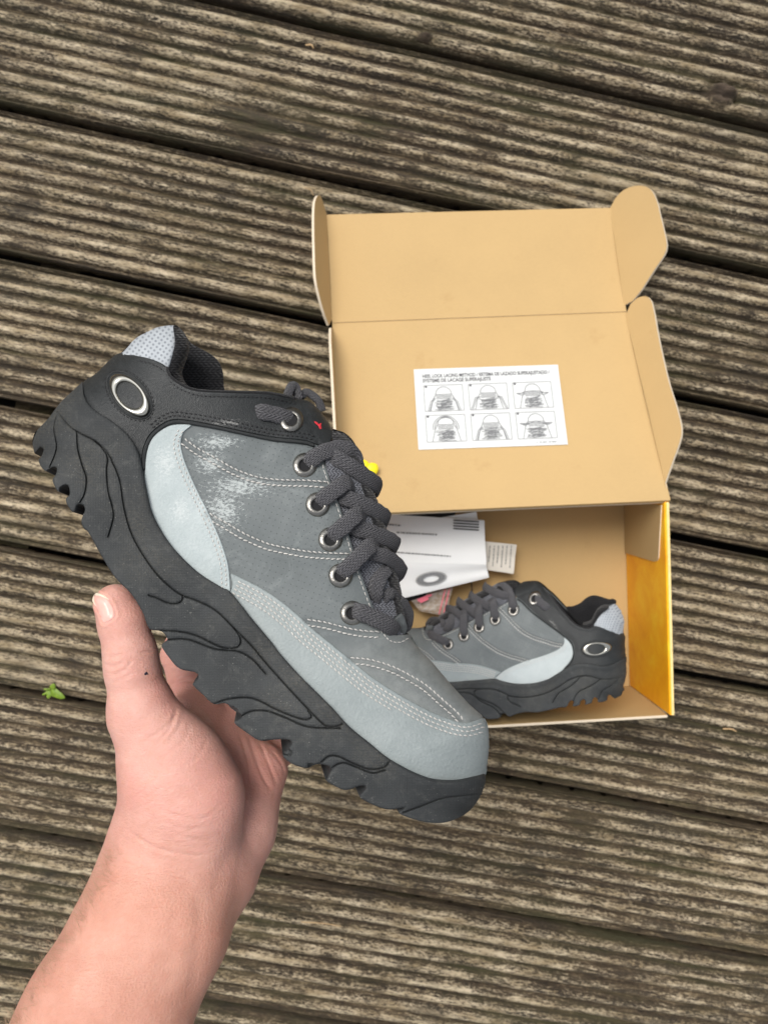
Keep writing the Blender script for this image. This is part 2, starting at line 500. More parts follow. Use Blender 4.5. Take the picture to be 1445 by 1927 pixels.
def m_wood():
    nt = NT('weathered_wood')
    c = nt.coord("Object")
    info = nt.n("ShaderNodeObjectInfo")
    off = nt.n("ShaderNodeVectorMath", operation='MULTIPLY'); off.inputs[1].default_value = (37.0, 11.0, 5.0)
    cmb = nt.n("ShaderNodeCombineXYZ")
    for i in range(3): nt.l(info.outputs["Random"], cmb.inputs[i])
    nt.l(cmb.outputs[0], off.inputs[0])
    ad = nt.n("ShaderNodeVectorMath", operation='ADD'); nt.l(c, ad.inputs[0]); nt.l(off.outputs[0], ad.inputs[1])
    v = ad.outputs[0]
    A_ = nt.noise(nt.mapping(v, scale=(0.045, 1, 1)), 70, 5, 0.62, 0.2)
    grain = nt.noise(nt.mapping(v, scale=(0.10, 1, 1)), 300, 6, 0.72, 0.3)
    fleck = nt.noise(nt.mapping(v, scale=(0.42, 1, 1)), 420, 6, 0.8, 0.2)
    big = nt.noise(nt.mapping(v, scale=(0.4, 1, 1)), 8, 4, 0.6)
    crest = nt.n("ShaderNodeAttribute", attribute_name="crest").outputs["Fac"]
    knot = nt.n("ShaderNodeAttribute", attribute_name="knot").outputs["Fac"]
    def dev(x, k): return nt.math('MULTIPLY', nt.math('SUBTRACT', x, 0.5), k)
    f = nt.math('ADD', 0.5, nt.math('ADD', dev(grain, 0.9), nt.math('ADD', dev(A_, 0.6), dev(fleck, 0.9))))
    col = nt.ramp(f, [(0.26, (0.018, 0.0115, 0.006)), (0.45, (0.054, 0.037, 0.020)), (0.60, (0.118, 0.084, 0.047)), (0.80, (0.26, 0.195, 0.115))])
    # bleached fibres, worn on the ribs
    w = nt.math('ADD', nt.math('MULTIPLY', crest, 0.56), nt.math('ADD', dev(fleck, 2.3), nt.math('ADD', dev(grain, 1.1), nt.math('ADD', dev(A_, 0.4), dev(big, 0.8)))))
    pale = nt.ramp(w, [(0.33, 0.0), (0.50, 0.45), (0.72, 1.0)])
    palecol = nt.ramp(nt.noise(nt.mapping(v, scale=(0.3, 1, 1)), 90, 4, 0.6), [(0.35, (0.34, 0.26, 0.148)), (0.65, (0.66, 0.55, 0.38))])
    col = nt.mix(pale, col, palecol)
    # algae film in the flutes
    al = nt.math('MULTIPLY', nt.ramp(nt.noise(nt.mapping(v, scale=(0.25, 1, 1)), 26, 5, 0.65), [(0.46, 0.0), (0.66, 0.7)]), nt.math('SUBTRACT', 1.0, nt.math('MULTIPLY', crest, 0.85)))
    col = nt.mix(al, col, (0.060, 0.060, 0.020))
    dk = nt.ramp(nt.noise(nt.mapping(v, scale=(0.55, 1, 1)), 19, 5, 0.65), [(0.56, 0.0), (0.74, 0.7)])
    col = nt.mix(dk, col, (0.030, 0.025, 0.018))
    col = nt.mix(nt.math('MULTIPLY', knot, 0.9, True), col, nt.ramp(grain, [(0.35, (0.035, 0.022, 0.014)), (0.65, (0.11, 0.075, 0.05))]))
    h = nt.math('ADD', nt.math('MULTIPLY', fleck, 0.9), nt.math('ADD', grain, nt.math('MULTIPLY', nt.noise(v, 900, 3, 0.7), 0.3)))
    return nt.out(col, 0.55, nt.bump(h, 0.9, 0.0030), Specular_IOR_Level=0.45)
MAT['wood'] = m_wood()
MAT['soil'] = m_plain('soil', (0.020, 0.016, 0.012), 0.95, 0, 0.5, 30, 0.6)

def m_skin():
    nt = NT('skin')
    c = nt.coord("Object")
    red = nt.n("ShaderNodeAttribute", attribute_name="red").outputs["Fac"]
    n1 = nt.noise(c, 55, 5, 0.65)
    n2 = nt.noise(c, 260, 4, 0.6)
    col = nt.ramp(n1, [(0.3, (0.565, 0.300, 0.245)), (0.5, (0.61, 0.340, 0.283)), (0.7, (0.65, 0.385, 0.325))])
    col = nt.mix(nt.math('MULTIPLY', red, nt.math('ADD', nt.math('MULTIPLY', n1, 0.7), 0.3)), col, (0.62, 0.235, 0.19))
    tan = nt.n("ShaderNodeAttribute", attribute_name="tan").outputs["Fac"]  # forearm tan, with extra darkening in the colour against strong sunlight
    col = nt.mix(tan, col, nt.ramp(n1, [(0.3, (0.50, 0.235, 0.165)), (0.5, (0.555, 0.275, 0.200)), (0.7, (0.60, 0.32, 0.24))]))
    col = nt.mix(nt.math('MULTIPLY', nt.ramp(n2, [(0.48, 0.0), (0.72, 0.5)]), 0.8), col, (0.56, 0.29, 0.21))
    fre = nt.ramp(nt.voronoi(c, 62), [(0.0, 0.55), (0.045, 0.0)])
    col = nt.mix(fre, col, (0.42, 0.17, 0.10))
    cells = nt.voronoi(nt.mapping(c, scale=(1, 1, 1)), 900, 'F1')
    lines = nt.noise(nt.mapping(c, scale=(0.7, 3.6, 1.0), rot=(0, 0, 0.35)), 210, 6, 0.72, 1.2)
    h = nt.math('ADD', nt.math('MULTIPLY', cells, 0.5), nt.math('MULTIPLY', lines, 1.2))
    nrm = nt.bump(h, 0.42, 0.0010)
    m = nt.out(col, 0.46, nrm, Specular_IOR_Level=0.35, Subsurface_Weight=0.35, Subsurface_Scale=0.004)
    nt.b.inputs["Subsurface Radius"].default_value = (1.0, 0.35, 0.2)
    return m
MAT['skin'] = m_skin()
MAT['nail'] = m_plain('nail', (0.70, 0.41, 0.35), 0.30, 0, 0.06, 200, 0, Subsurface_Weight=0.2, Subsurface_Scale=0.003)
MAT['nail_tip'] = m_plain('nail_tip', (0.78, 0.66, 0.52), 0.32, 0, 0.05, 200)
MAT['hair'] = m_plain('arm_hair', (0.44, 0.28, 0.17), 0.5)
MAT['ink_spot'] = m_plain('ink_spot', (0.02, 0.015, 0.03), 0.5)
#--PART2--
# ------------------------------------------------------------------ deck of fluted planks
def lattice_noise(x, y, seed):
    r = np.random.default_rng(seed)
    T = r.random((257, 257))
    xi = np.floor(x).astype(int); yi = np.floor(y).astype(int)
    fx = x - xi; fy = y - yi
    fx = fx * fx * (3 - 2 * fx); fy = fy * fy * (3 - 2 * fy)
    g = lambda a, b: T[a % 257, b % 257]
    return (g(xi, yi) * (1 - fx) + g(xi + 1, yi) * fx) * (1 - fy) + (g(xi, yi + 1) * (1 - fx) + g(xi + 1, yi + 1) * fx) * fy

GAPS = [(-385, -40), (-90, 235), (205, 507), (490, 768), (765, 1035), (1025, 1300), (1300, 1553), (1560, 1810), (1822, 2068), (2080, 2320)]
pa = on_z(0, 1025, 0); pb = on_z(1445, 1300, 0)
DECK_ANG = math.atan2(pb.y - pa.y, pb.x - pa.x)
dx = Vector((math.cos(DECK_ANG), math.sin(DECK_ANG), 0)); dy = Vector((-dx.y, dx.x, 0))
gap_n = []
for a, b in GAPS:
    qa, qb = on_z(0, a, 0), on_z(1445, b, 0)
    gap_n.append(0.5 * (qa.dot(dy) + qb.dot(dy)))
pitch = (gap_n[1] - gap_n[-2]) / (len(gap_n) - 3)
gap_n = [gap_n[0] + pitch] + gap_n + [gap_n[-1] - pitch]

joists = []
jf = []
def add_box(V, Fc, c, ex, ey, ez, hx, hy, hz):
    b = len(V)
    for sx in (-1, 1):
        for sy in (-1, 1):
            for sz in (-1, 1):
                V.append(Vector(c) + Vector(ex) * (sx * hx) + Vector(ey) * (sy * hy) + Vector(ez) * (sz * hz))
    for f in ((0, 1, 3, 2), (4, 6, 7, 5), (0, 4, 5, 1), (2, 3, 7, 6), (0, 2, 6, 4), (1, 5, 7, 3)):
        Fc.append([b + i for i in f])
for k in (-1.0, -0.38, 0.19, 0.78):
    add_box(joists, jf, dx * k + Vector((0, 0, -0.085)), dx, dy, Vector((0, 0, 1)), 0.022, 1.15, 0.05)
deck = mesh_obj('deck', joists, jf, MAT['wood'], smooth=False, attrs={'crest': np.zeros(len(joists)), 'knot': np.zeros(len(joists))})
tag(deck, 'weathered fluted timber deck under the shoe box', kind='structure')
g0 = [(-6, -6, -0.145), (6, -6, -0.145), (6, 6, -0.145), (-6, 6, -0.145)]
ground = mesh_obj('ground', g0, [(0, 1, 2, 3)], MAT['soil'], smooth=False)
tag(ground, 'dark bare soil below the deck', kind='structure')

KNOTS = [(on_z(1362, 172, 0), 0.016, 0.010), (on_z(800, 66, 0), 0.007, 0.005), (on_z(470, 230, 0), 0.030, -0.002), (on_z(1090, 1545, 0), 0.022, -0.002)]
XR, XN = 0.86, 345
xs = np.linspace(-XR, XR, XN)
for bi in range(len(gap_n) - 1):
    top_n, bot_n = gap_n[bi], gap_n[bi + 1]
    gw = 0.0085
    half = (top_n - bot_n - gw) / 2
    cn = (top_n + bot_n) / 2
    nr = 9
    em = 0.004
    ys, zs, cs = [], [], []
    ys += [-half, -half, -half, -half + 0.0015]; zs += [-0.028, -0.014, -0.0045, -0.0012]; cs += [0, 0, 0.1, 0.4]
    per = 9
    rp = (2 * half - 2 * em) / nr
    for k in range(nr):
        for j in range(per):
            t = (j + 0.5) / per
            prof = abs(math.sin(math.pi * t)) ** 0.8
            ys.append(-half + em + (k + t) * rp)
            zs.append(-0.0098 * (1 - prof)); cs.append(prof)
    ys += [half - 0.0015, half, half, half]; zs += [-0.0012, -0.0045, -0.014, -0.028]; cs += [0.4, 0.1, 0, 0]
    ys, zs, cs = map(np.array, (ys, zs, cs))
    m = len(ys)
    X, Y = np.meshgrid(xs, ys, indexing='ij')
    Z = np.tile(zs, (XN, 1)); C = np.tile(cs, (XN, 1))
    n1 = lattice_noise(X / 0.045 + 50, Y / 0.006 + 90, 100 + bi) - 0.5
    n2 = lattice_noise(X / 0.012 + 50, Y / 0.003 + 90, 200 + bi) - 0.5
    n3 = lattice_noise(X / 0.25 + 50, Y / 0.05 + 90, 300 + bi) - 0.5
    top = (Z > -0.0105).astype(float) * (np.abs(Y) < half - 0.0005)
    Z = Z + top * (0.0013 * n1 * (0.4 + C) + 0.0010 * n2 + 0.0012 * n3)
    # chipped ribs
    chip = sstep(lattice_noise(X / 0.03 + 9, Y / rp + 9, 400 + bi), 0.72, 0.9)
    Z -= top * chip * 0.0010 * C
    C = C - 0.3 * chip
    Y2 = Y + 0.0016 * (lattice_noise(X / 0.11 + 3, Y / 0.04 + 7, 500 + bi) - 0.5)
    # knots and broken spots along the edges
    WX = X; WY = Y + cn
    KN = np.zeros_like(X)
    for kp, kr, kd in KNOTS:
        kx, ky = kp.dot(dx), kp.dot(dy)
        dd = np.sqrt((WX - kx) ** 2 + ((WY - ky) * 1.3) ** 2) / kr
        g = np.exp(-dd ** 2 * 1.4)
        if kd > 0:
            Z += np.exp(-dd ** 4) * (0.0062 * (Z > -0.016)) * (1 + 0.3 * np.sin(WX * 900 + WY * 500))
            Z -= (Z > -0.012) * np.exp(-((dd - 1.2) / 0.2) ** 2) * 0.005
            KN = np.maximum(KN, np.exp(-(dd / 1.05) ** 6))
        else:
            KN = np.maximum(KN, 0.45 * np.exp(-dd ** 2 * 2) * (0.5 + 0.5 * np.sin(dd * 9)))
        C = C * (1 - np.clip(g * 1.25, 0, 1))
    tilt = rng.uniform(-0.0015, 0.0015)
    Z += rng.uniform(-0.0015, 0.0010) + tilt * (Y / half)
    V = np.stack([X, Y2, Z], -1).reshape(-1, 3)
    idx = np.arange(XN * m).reshape(XN, m)
    Q = np.stack([idx[:-1, :-1], idx[1:, :-1], idx[1:, 1:], idx[:-1, 1:]], -1).reshape(-1, 4).tolist()
    # underside and the two ends
    for i in range(XN - 1):
        if i % 8 == 0:
            j = min(i + 8, XN - 1)
            Q.append((idx[i, 0], idx[i, m - 1], idx[j, m - 1], idx[j, 0]))
    Q.append(tuple(idx[0, ::-1])[::-1]); Q.append(tuple(idx[-1, :])[::-1])
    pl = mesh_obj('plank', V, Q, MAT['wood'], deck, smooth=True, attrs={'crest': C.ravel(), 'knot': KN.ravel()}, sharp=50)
    pl.location = dy * cn
    pl.rotation_euler = (0, 0, DECK_ANG)

# ------------------------------------------------------------------ shoe box
def plate(name, pts, thick, mats, parent, up=None, bevel=0.0, uvs=None):
    """a flat sheet of board: outline in 3-D, thickened away from its visible face; slots: face, back, edge"""
    P = [Vector(p) for p in pts]
    n = Vector((0, 0, 0))
    for i in range(len(P)):
        a, b = P[i], P[(i + 1) % len(P)]
        n += a.cross(b)
    n.normalize()
    if up is not None and n.dot(Vector(up)) < 0:
        P.reverse(); n = -n
    k = len(P)
    V = P + [p - n * thick for p in P]
    if k > 4:
        from mathutils.geometry import tessellate_polygon
        tr_ = [list(t) for t in tessellate_polygon([P])]
        Fc, mi = [], []
        for t in tr_:
            nn_ = (P[t[1]] - P[t[0]]).cross(P[t[2]] - P[t[0]])
            if nn_.dot(n) < 0: t = t[::-1]
            Fc.append(t); mi.append(0)
            Fc.append([i + k for i in t[::-1]]); mi.append(1)
    else:
        Fc = [list(range(k)), list(range(2 * k - 1, k - 1, -1))]
        mi = [0, 1]
    for i in range(k):
        j = (i + 1) % k
        Fc.append([i, k + i, k + j, j]); mi.append(2)
    c = sum(V, Vector()) / len(V)
    base = parent.matrix_world.inverted() if parent is not None else Matrix()
    V = [base @ v for v in V]
    o = mesh_obj(name, V, Fc, mats, parent, smooth=False, mat_idx=mi)
    if bevel:
        b = o.modifiers.new("edge", 'BEVEL'); b.width = bevel; b.segments = 2; b.limit_method = 'ANGLE'
    return o

def catm3(pts, step):
    return [Vector(p) for p in catmull([tuple(p) for p in pts], step)]

BOX_H = 0.119
LIFT = 0.0005
BR = on_z(1246, 938, BOX_H); BL = on_z(631, 951, BOX_H); FR = on_z(1269, 1352, BOX_H)
ang = math.radians(2.4)
ex = Vector((math.cos(ang), math.sin(ang), 0)); ey = Vector((-ex.y, ex.x, 0)); ez = Vector((0, 0, 1))
BOX_L = (BR - BL).length
BOX_W = abs((FR - BR).dot(ey))
org = Vector((BR.x, BR.y, 0.0016)) - ey * BOX_W          # front right bottom corner
org = Vector((FR.x, FR.y, 0.0016))
def bx(a, b, z):      # a: metres left of the right end, b: metres back from the front, z: height
    return org - ex * a + ey * b + ez * z
box = empty('shoe_box', mat=Matrix.Translation(bx(BOX_L / 2, BOX_W / 2, 0)))
bpy.context.view_layer.update()
tag(box, 'open tan cardboard shoe box with yellow end wall and lid folded back', 'box')
CARD = [MAT['card'], MAT['card'], MAT['card_edge']]
YEL = [MAT['yellow_print'], MAT['yellow_print'], MAT['yellow_print']]
T = 0.003
seam = BOX_L * 0.565
plate('floor_panel', [bx(T, T, 0.003), bx(T, BOX_W - T, 0.003), bx(seam - 0.0006, BOX_W - T, 0.003), bx(seam - 0.0006, T, 0.003)], 0.0028, CARD, box, up=ez)
plate('floor_panel', [bx(seam + 0.0006, T, 0.0024), bx(seam + 0.0006, BOX_W - T, 0.0024), bx(BOX_L - T, BOX_W - T, 0.0024), bx(BOX_L - T, T, 0.0024)], 0.0022, CARD, box, up=ez)
W1 = BOX_W - T
plate('front_wall', [bx(0.001, T, 0), bx(BOX_L - 0.001, T, 0), bx(BOX_L - 0.001, T, BOX_H - 0.002), bx(0.006, T, BOX_H - 0.004)], T, CARD, box, up=ey, bevel=0.0007)
plate('back_wall', [bx(0.001, W1, 0), bx(BOX_L - 0.001, W1, 0), bx(BOX_L - 0.001, W1, BOX_H - 0.001), bx(0.001, W1, BOX_H - 0.001)], T, CARD, box, up=-ey)
TE = 0.0055
plate('end_wall', [bx(TE, T + 0.0003, 0.0034), bx(TE, W1 - 0.0003, 0.0034), bx(TE, W1 - 0.0003, BOX_H), bx(TE, T + 0.0003, BOX_H)], TE, YEL, box, up=-ex, bevel=0.0018)
plate('end_wall', [bx(BOX_L - TE, T + 0.0003, 0.0034), bx(BOX_L - TE, W1 - 0.0003, 0.0034), bx(BOX_L - TE, W1 - 0.0003, BOX_H), bx(BOX_L - TE, T + 0.0003, BOX_H)], TE, YEL, box, up=ex, bevel=0.0018)
# pale worn top fold of the right end wall
tf = plate('end_wall_fold', [bx(0.0009, T + 0.001, BOX_H + 0.0007), bx(0.0009, W1 - 0.001, BOX_H + 0.0007), bx(0.0036, W1 - 0.001, BOX_H + 0.0007), bx(0.0036, T + 0.001, BOX_H + 0.0007)], 0.001,
      [m_plain('worn_yellow', (0.80, 0.60, 0.26), 0.5, 0, 0.3, 120)] * 3, box, up=ez, bevel=0.0004)
# dust flap from the back wall folded in along the end wall
x0 = TE + 0.0012
dl = 0.064
cr_ = [bx(x0, W1 - 0.004, 0.006), bx(x0, W1 - dl, 0.004), bx(x0 - 0.0, W1 - dl - 0.001, BOX_H - 0.030)]
for k in range(6):
    a = k / 5 * math.pi / 2
    cr_.append(bx(x0, W1 - dl + 0.008 * (1 - math.cos(a)), BOX_H - 0.026 + 0.010 * math.sin(a)))
cr_ += [bx(x0, W1 - 0.004, BOX_H - 0.006)]
plate('dust_flap', cr_, 0.0011, CARD, box, up=-ex)
# lid
hz = BOX_H + 0.001
HL = bx(BOX_L, BOX_W, hz); HR = bx(0, BOX_W, hz)
CZ = 0.033
CL_ = on_z(625, 607, CZ); CR2 = on_z(1178, 586, CZ)
fdir = (CL_ - HL); fdir2 = (CR2 - HR)
lid_mats = CARD
NB = 12
lv, lf = [], []
def lerp(a, b, t): return a + (b - a) * t
def bow(t): return 0.004 * math.sin(math.pi * t) * -1
for i in range(NB + 1):
    t = i / NB
    curl = -0.012 * (1 - t) ** 6 * 0
    a, b = lerp(HL, CL_, t), lerp(HR, CR2, t)
    lv.append((a + ez * bow(t), b + ez * bow(t)))
def strip_sheet(name, rows, thick, mats, parent, cross=14):
    """sheet lofted between row end points"""
    V, Fc, mi = [], [], []
    R = len(rows)
    for a, b in rows:
        for j in range(cross + 1):
            V.append(lerp(a, b, j / cross))
    n0 = (rows[-1][0] - rows[0][0]).cross(rows[0][1] - rows[0][0]).normalized()
    if n0.z < 0: n0 = -n0
    nv = len(V)
    V += [v - n0 * thick for v in V]
    id_ = lambda i, j, s=0: s * nv + i * (cross + 1) + j
    for i in range(R - 1):
        for j in range(cross):
            Fc.append([id_(i, j), id_(i, j + 1), id_(i + 1, j + 1), id_(i + 1, j)]); mi.append(0)
            Fc.append([id_(i, j, 1), id_(i + 1, j, 1), id_(i + 1, j + 1, 1), id_(i, j + 1, 1)]); mi.append(1)
    for i in range(R - 1):
        Fc.append([id_(i, 0), id_(i + 1, 0), id_(i + 1, 0, 1), id_(i, 0, 1)]); mi.append(2)
        Fc.append([id_(i, cross), id_(i, cross, 1), id_(i + 1, cross, 1), id_(i + 1, cross)]); mi.append(2)
    for j in range(cross):
        Fc.append([id_(0, j), id_(0, j, 1), id_(0, j + 1, 1), id_(0, j + 1)]); mi.append(2)
        Fc.append([id_(R - 1, j), id_(R - 1, j + 1), id_(R - 1, j + 1, 1), id_(R - 1, j, 1)]); mi.append(2)
    # make the faces agree
    pf = Fc[0]
    nn = (V[pf[1]] - V[pf[0]]).cross(V[pf[2]] - V[pf[0]])
    if nn.dot(n0) < 0:
        Fc = [f[::-1] for f in Fc]
    base = parent.matrix_world.inverted()
    return mesh_obj(name, [base @ v for v in V], Fc, mats, parent, smooth=True, mat_idx=mi, sharp=35)
# the hinge rolls over the top edge of the back wall
rows = [(HL - ey * 0.004 - ez * 0.0035, HR - ey * 0.004 - ez * 0.0035), (HL - ey * 0.002 + ez * 0.0006, HR - ey * 0.002 + ez * 0.0006)] + lv
lid = strip_sheet('lid', rows, 0.0028, CARD, box)
TZ = 0.006
TL = on_z(615, 404, TZ); TR = on_z(1150, 391, TZ)
rows = []
for i in range(9):
    t = i / 8
    rows.append((lerp(CL_, TL, t) + ez * (0.0012 - 0.0030 * math.sin(math.pi * min(1, t * 1.0))), lerp(CR2, TR, t) + ez * (0.0012 - 0.0030 * math.sin(math.pi * t))))
# front flap of the lid, creased along the lid edge
ff = strip_sheet('front_flap', [(lerp(a, b, 0.0) , lerp(b, a, 0.0)) for a, b in rows], 0.0028, CARD, box)
# crease ridge between lid and flap
def tube(name, pts, rad, mat, parent, sides=8, closed=False, flat=1.0, normal=None):
    P = [Vector(p) for p in pts]
    V, Fc = [], []
    n = len(P)
    for i, p in enumerate(P):
        t = (P[min(i + 1, n - 1)] - P[max(i - 1, 0)]).normalized()
        ref = normal if normal is not None else (Vector((0, 0, 1)) if abs(t.z) < 0.9 else Vector((1, 0, 0)))
        s = t.cross(ref).normalized(); u = s.cross(t)
        r = rad[i] if hasattr(rad, '__len__') else rad
        for k in range(sides):
            a = 2 * math.pi * k / sides
            V.append(p + s * (math.cos(a) * r) + u * (math.sin(a) * r * flat))
    for i in range(n - 1):
        for k in range(sides):
            k2 = (k + 1) % sides
            Fc.append([i * sides + k, i * sides + k2, (i + 1) * sides + k2, (i + 1) * sides + k])
    Fc.append(list(range(sides))[::-1]); Fc.append([(n - 1) * sides + k for k in range(sides)])
    if parent is not None:
        base = parent.matrix_world.inverted(); V = [base @ v for v in V]
    return mesh_obj(name, V, Fc, mat, parent)

def folded(name, h0, h1, lift_deg, outward, outline_px, curve=True, thick=0.0026):
    """a flap folded up along the hinge h0-h1, its outline read on that plane"""
    hd = (h1 - h0).normalized()
    o = (outward - hd * outward.dot(hd)).normalized()
    flat_up = hd.cross(o)
    if flat_up.z < 0: flat_up = -flat_up
    inpl = o * math.cos(math.radians(lift_deg)) + flat_up * math.sin(math.radians(lift_deg))
    n = hd.cross(inpl).normalized()
    pts = [on_plane(px, py, h0, n) for px, py in outline_px]
    dense = catm3(pts, 0.004) if curve else pts
    view = (CAM_LOC - h0).normalized()
    face = n if n.dot(-o) > 0 else -n
    return plate(name, [h0] + dense + [h1], thick, CARD, box, up=face)
folded('ear_flap', TR - ex * 0.0015 + ez * 0.0004, CR2 + (TR - CR2) * 0.06 - ex * 0.0015 + ez * 0.0004, 52, ex,
       [(1158, 372), (1172, 358), (1190, 350), (1209, 349), (1224, 356), (1235, 376), (1243, 408), (1253, 450), (1254, 465), (1249, 480), (1228, 512), (1206, 546), (1198, 556), (1190, 566)])
folded('lid_side_flap', CR2 + (HR - CR2) * 0.02 - ex * 0.0015, HR + (CR2 - HR) * 0.05 - ex * 0.0015, 55, ex,
       [(1186, 572), (1200, 560), (1215, 557), (1224, 564), (1230, 585), (1241, 645), (1258, 718), (1274, 770), (1282, 806), (1279, 830), (1264, 872), (1249, 915)])
folded('ear_flap', CL_ + (TL - CL_) * 0.03 + ez * 0.001, TL + ez * 0.001, 74, -ex,
       [(619, 612), (610, 588), (600, 552), (594, 520), (592, 470), (591, 420), (592, 385), (596, 370), (602, 367), (608, 380), (612, 394)])
# left lid side flap stands almost upright, seen on its edge
LO = (HL - CL_)
fl = [CL_ + LO * 0.03 + ez * 0.001, CL_ + LO * 0.06 + ez * 0.028 - ex * 0.001, CL_ + LO * 0.15 + ez * 0.042 - ex * 0.0015, CL_ + LO * 0.75 + ez * 0.042 - ex * 0.0015, CL_ + LO * 0.95 + ez * 0.010, CL_ + LO * 0.97 + ez * 0.001]
plate('lid_side_flap', fl, 0.0026, CARD, box, up=ex)

# printed lacing sheet glued to the lid
LN = (HR - CL_).cross(CR2 - CL_).normalized()
if LN.z < 0: LN = -LN
lift = 0.0010
Lc = [on_plane(px, py, CL_ + LN * lift, LN) for px, py in ((779, 694), (1051, 685), (1070, 836), (788, 846))]
# follow the slight sag of the lid
def lid_pt(s, t, h=0.0):
    p = lerp(lerp(Lc[0], Lc[1], s), lerp(Lc[3], Lc[2], s), t)
    return p + LN * h
for q in range(4):
    tt = ((Lc[q] - CL_).dot((HL - CL_).normalized())) / (HL - CL_).length
    Lc[q] = Lc[q] + ez * (bow(tt))
label = plate('lacing_sheet', Lc, 0.0002, [MAT['label_paper']] * 3, box, up=LN)
label["label"] = 'white printed sheet with six lacing drawings on the lid'

def flat_lines(name, lines, mapf, width, mat, parent):
    """thin printed lines: ribbons on a sheet"""
    V, Fc = [], []
    for ln in lines:
        P = [Vector(mapf(*p)) for p in ln]
        n = len(P)
        for i in range(n - 1):
            a, b = P[i], P[i + 1]
            d = (b - a)
            if d.length < 1e-7: continue
            s = d.normalized().cross(LN) * (width / 2)
            k = len(V)
            V += [a - s, a + s, b + s, b - s]
            Fc.append([k, k + 1, k + 2, k + 3])
    base = parent.matrix_world.inverted()
    return mesh_obj(name, [base @ v for v in V], Fc, mat, parent, smooth=False)

def text_mesh(name, body, mapf, x0, y0, h, mat, parent, width=None):
    cu = bpy.data.curves.new(name, 'FONT')
    cu.body = body
    cu.offset = 0.025
    tmp = bpy.data.objects.new(name, cu)
    COL.objects.link(tmp)
    bpy.context.view_layer.update()
    dg = bpy.context.evaluated_depsgraph_get()
    me = bpy.data.meshes.new_from_object(tmp.evaluated_get(dg))
    bpy.data.objects.remove(tmp)
    co = np.array([v.co[:] for v in me.vertices])
    sx = h if width is None else width / max(co[:, 0].max(), 1e-6)
    base = parent.matrix_world.inverted()
    V = [base @ Vector(mapf(x0 + c[0] * sx, y0 - c[1] * h)) for c in co]
    Fc = [list(p.vertices) for p in me.polygons]
    bpy.data.meshes.remove(me)
    return mesh_obj(name, V, Fc, mat, parent, smooth=False)

bpy.context.view_layer.update()
lm = lambda s, t: lid_pt(s, t, 0.0003)
text_mesh('printed_heading', 'HEEL LOCK LACING METHOD / SISTEMA DE LAZADO SUPERAJUSTADO /', lm, 0.055, 0.115, 0.062, MAT['ink_dark'], label, width=0.88)
text_mesh('printed_heading', 'SYSTEME DE LACAGE SUPERAJUSTE', lm, 0.055, 0.175, 0.062, MAT['ink_dark'], label, width=0.47)
flat_lines('printed_footer', [[(0.79 + 0.021 * k, 0.962), (0.79 + 0.021 * k + 0.008 + 0.006 * (k % 3), 0.962)] for k in range(7)], lm, 0.0010, MAT['ink_grey'], label)
def arc(cx, cy, rx, ry, a0, a1, n=14):
    return [(cx + rx * math.cos(math.radians(a0 + (a1 - a0) * k / n)), cy - ry * math.sin(math.radians(a0 + (a1 - a0) * k / n))) for k in range(n + 1)]
for ci in range(6):
    col_, row_ = ci % 3, ci // 3
    ox, oy = 0.06 + col_ * 0.305, 0.215 + row_ * 0.375
    w_, h_ = 0.265, 0.325
    mp_ = lambda x, y, ox=ox, oy=oy: lm(ox + x * w_, oy + y * h_)
    fr = [[(0, 0), (1, 0), (1, 1), (0, 1), (0, 0)]]
    flat_lines('drawing_frame', fr, mp_, 0.0009, MAT['ink_pale'], label)
    L = [arc(0.5, 0.34, 0.2, 0.27, 0, 180)]
    L += [[(0.3, 0.34), (0.22, 0.55), (0.14, 1.0)], [(0.7, 0.34), (0.78, 0.55), (0.86, 1.0)]]
    for k in range(4):
        L.append([(0.30, 0.36 + 0.055 * k), (0.70, 0.36 + 0.055 * k)])
    r_ = random.Random(ci)
    for k in range(9):
        yy = 0.60 + 0.042 * k
        L.append([(0.28 + r_.uniform(-.05, .05), yy), (0.45, yy + r_.uniform(-.05, .05)), (0.72 + r_.uniform(-.05, .05), yy + r_.uniform(-.04, .04))])
        L.append([(0.32 + r_.uniform(0, .1), yy + .03), (0.66 + r_.uniform(-.05, .05), yy - 0.05)])
    if ci in (0, 1, 4):
        for s in (-1, 1):
            L.append([(0.5 + s * 0.22, 0.5), (0.5 + s * 0.34, 0.62 - 0.1 * (ci == 1)), (0.5 + s * (0.42 + 0.05 * (ci == 1)), 0.99)])
            L.append([(0.5 + s * 0.22, 0.54), (0.5 + s * 0.31, 0.66 - 0.1 * (ci == 1)), (0.5 + s * (0.38 + 0.05 * (ci == 1)), 0.99)])
    if ci == 3:
        L.append(arc(0.5, 0.5, 0.33, 0.46, -8, 188)); L.append(arc(0.5, 0.5, 0.28, 0.40, -8, 188))
    if ci in (2, 5):
        for s in (-1, 1):
            L.append([(0.5, 0.34), (0.5 + s * 0.2, 0.3 + 0.06 * ci / 2), (0.5 + s * 0.36, 0.46)])
            L.append([(0.5 + s * 0.18, 0.42), (0.5 + s * 0.42, 0.42), (0.5 + s * 0.30, 0.5), (0.5 + s * 0.2, 0.46)])
    flat_lines('lacing_drawing', L, mp_, 0.00075, MAT['ink_grey'], label)
    flat_lines('drawing_number', [[(0.03, 0.05), (0.085, 0.05)]], mp_, 0.0022, MAT['ink_dark'], label)

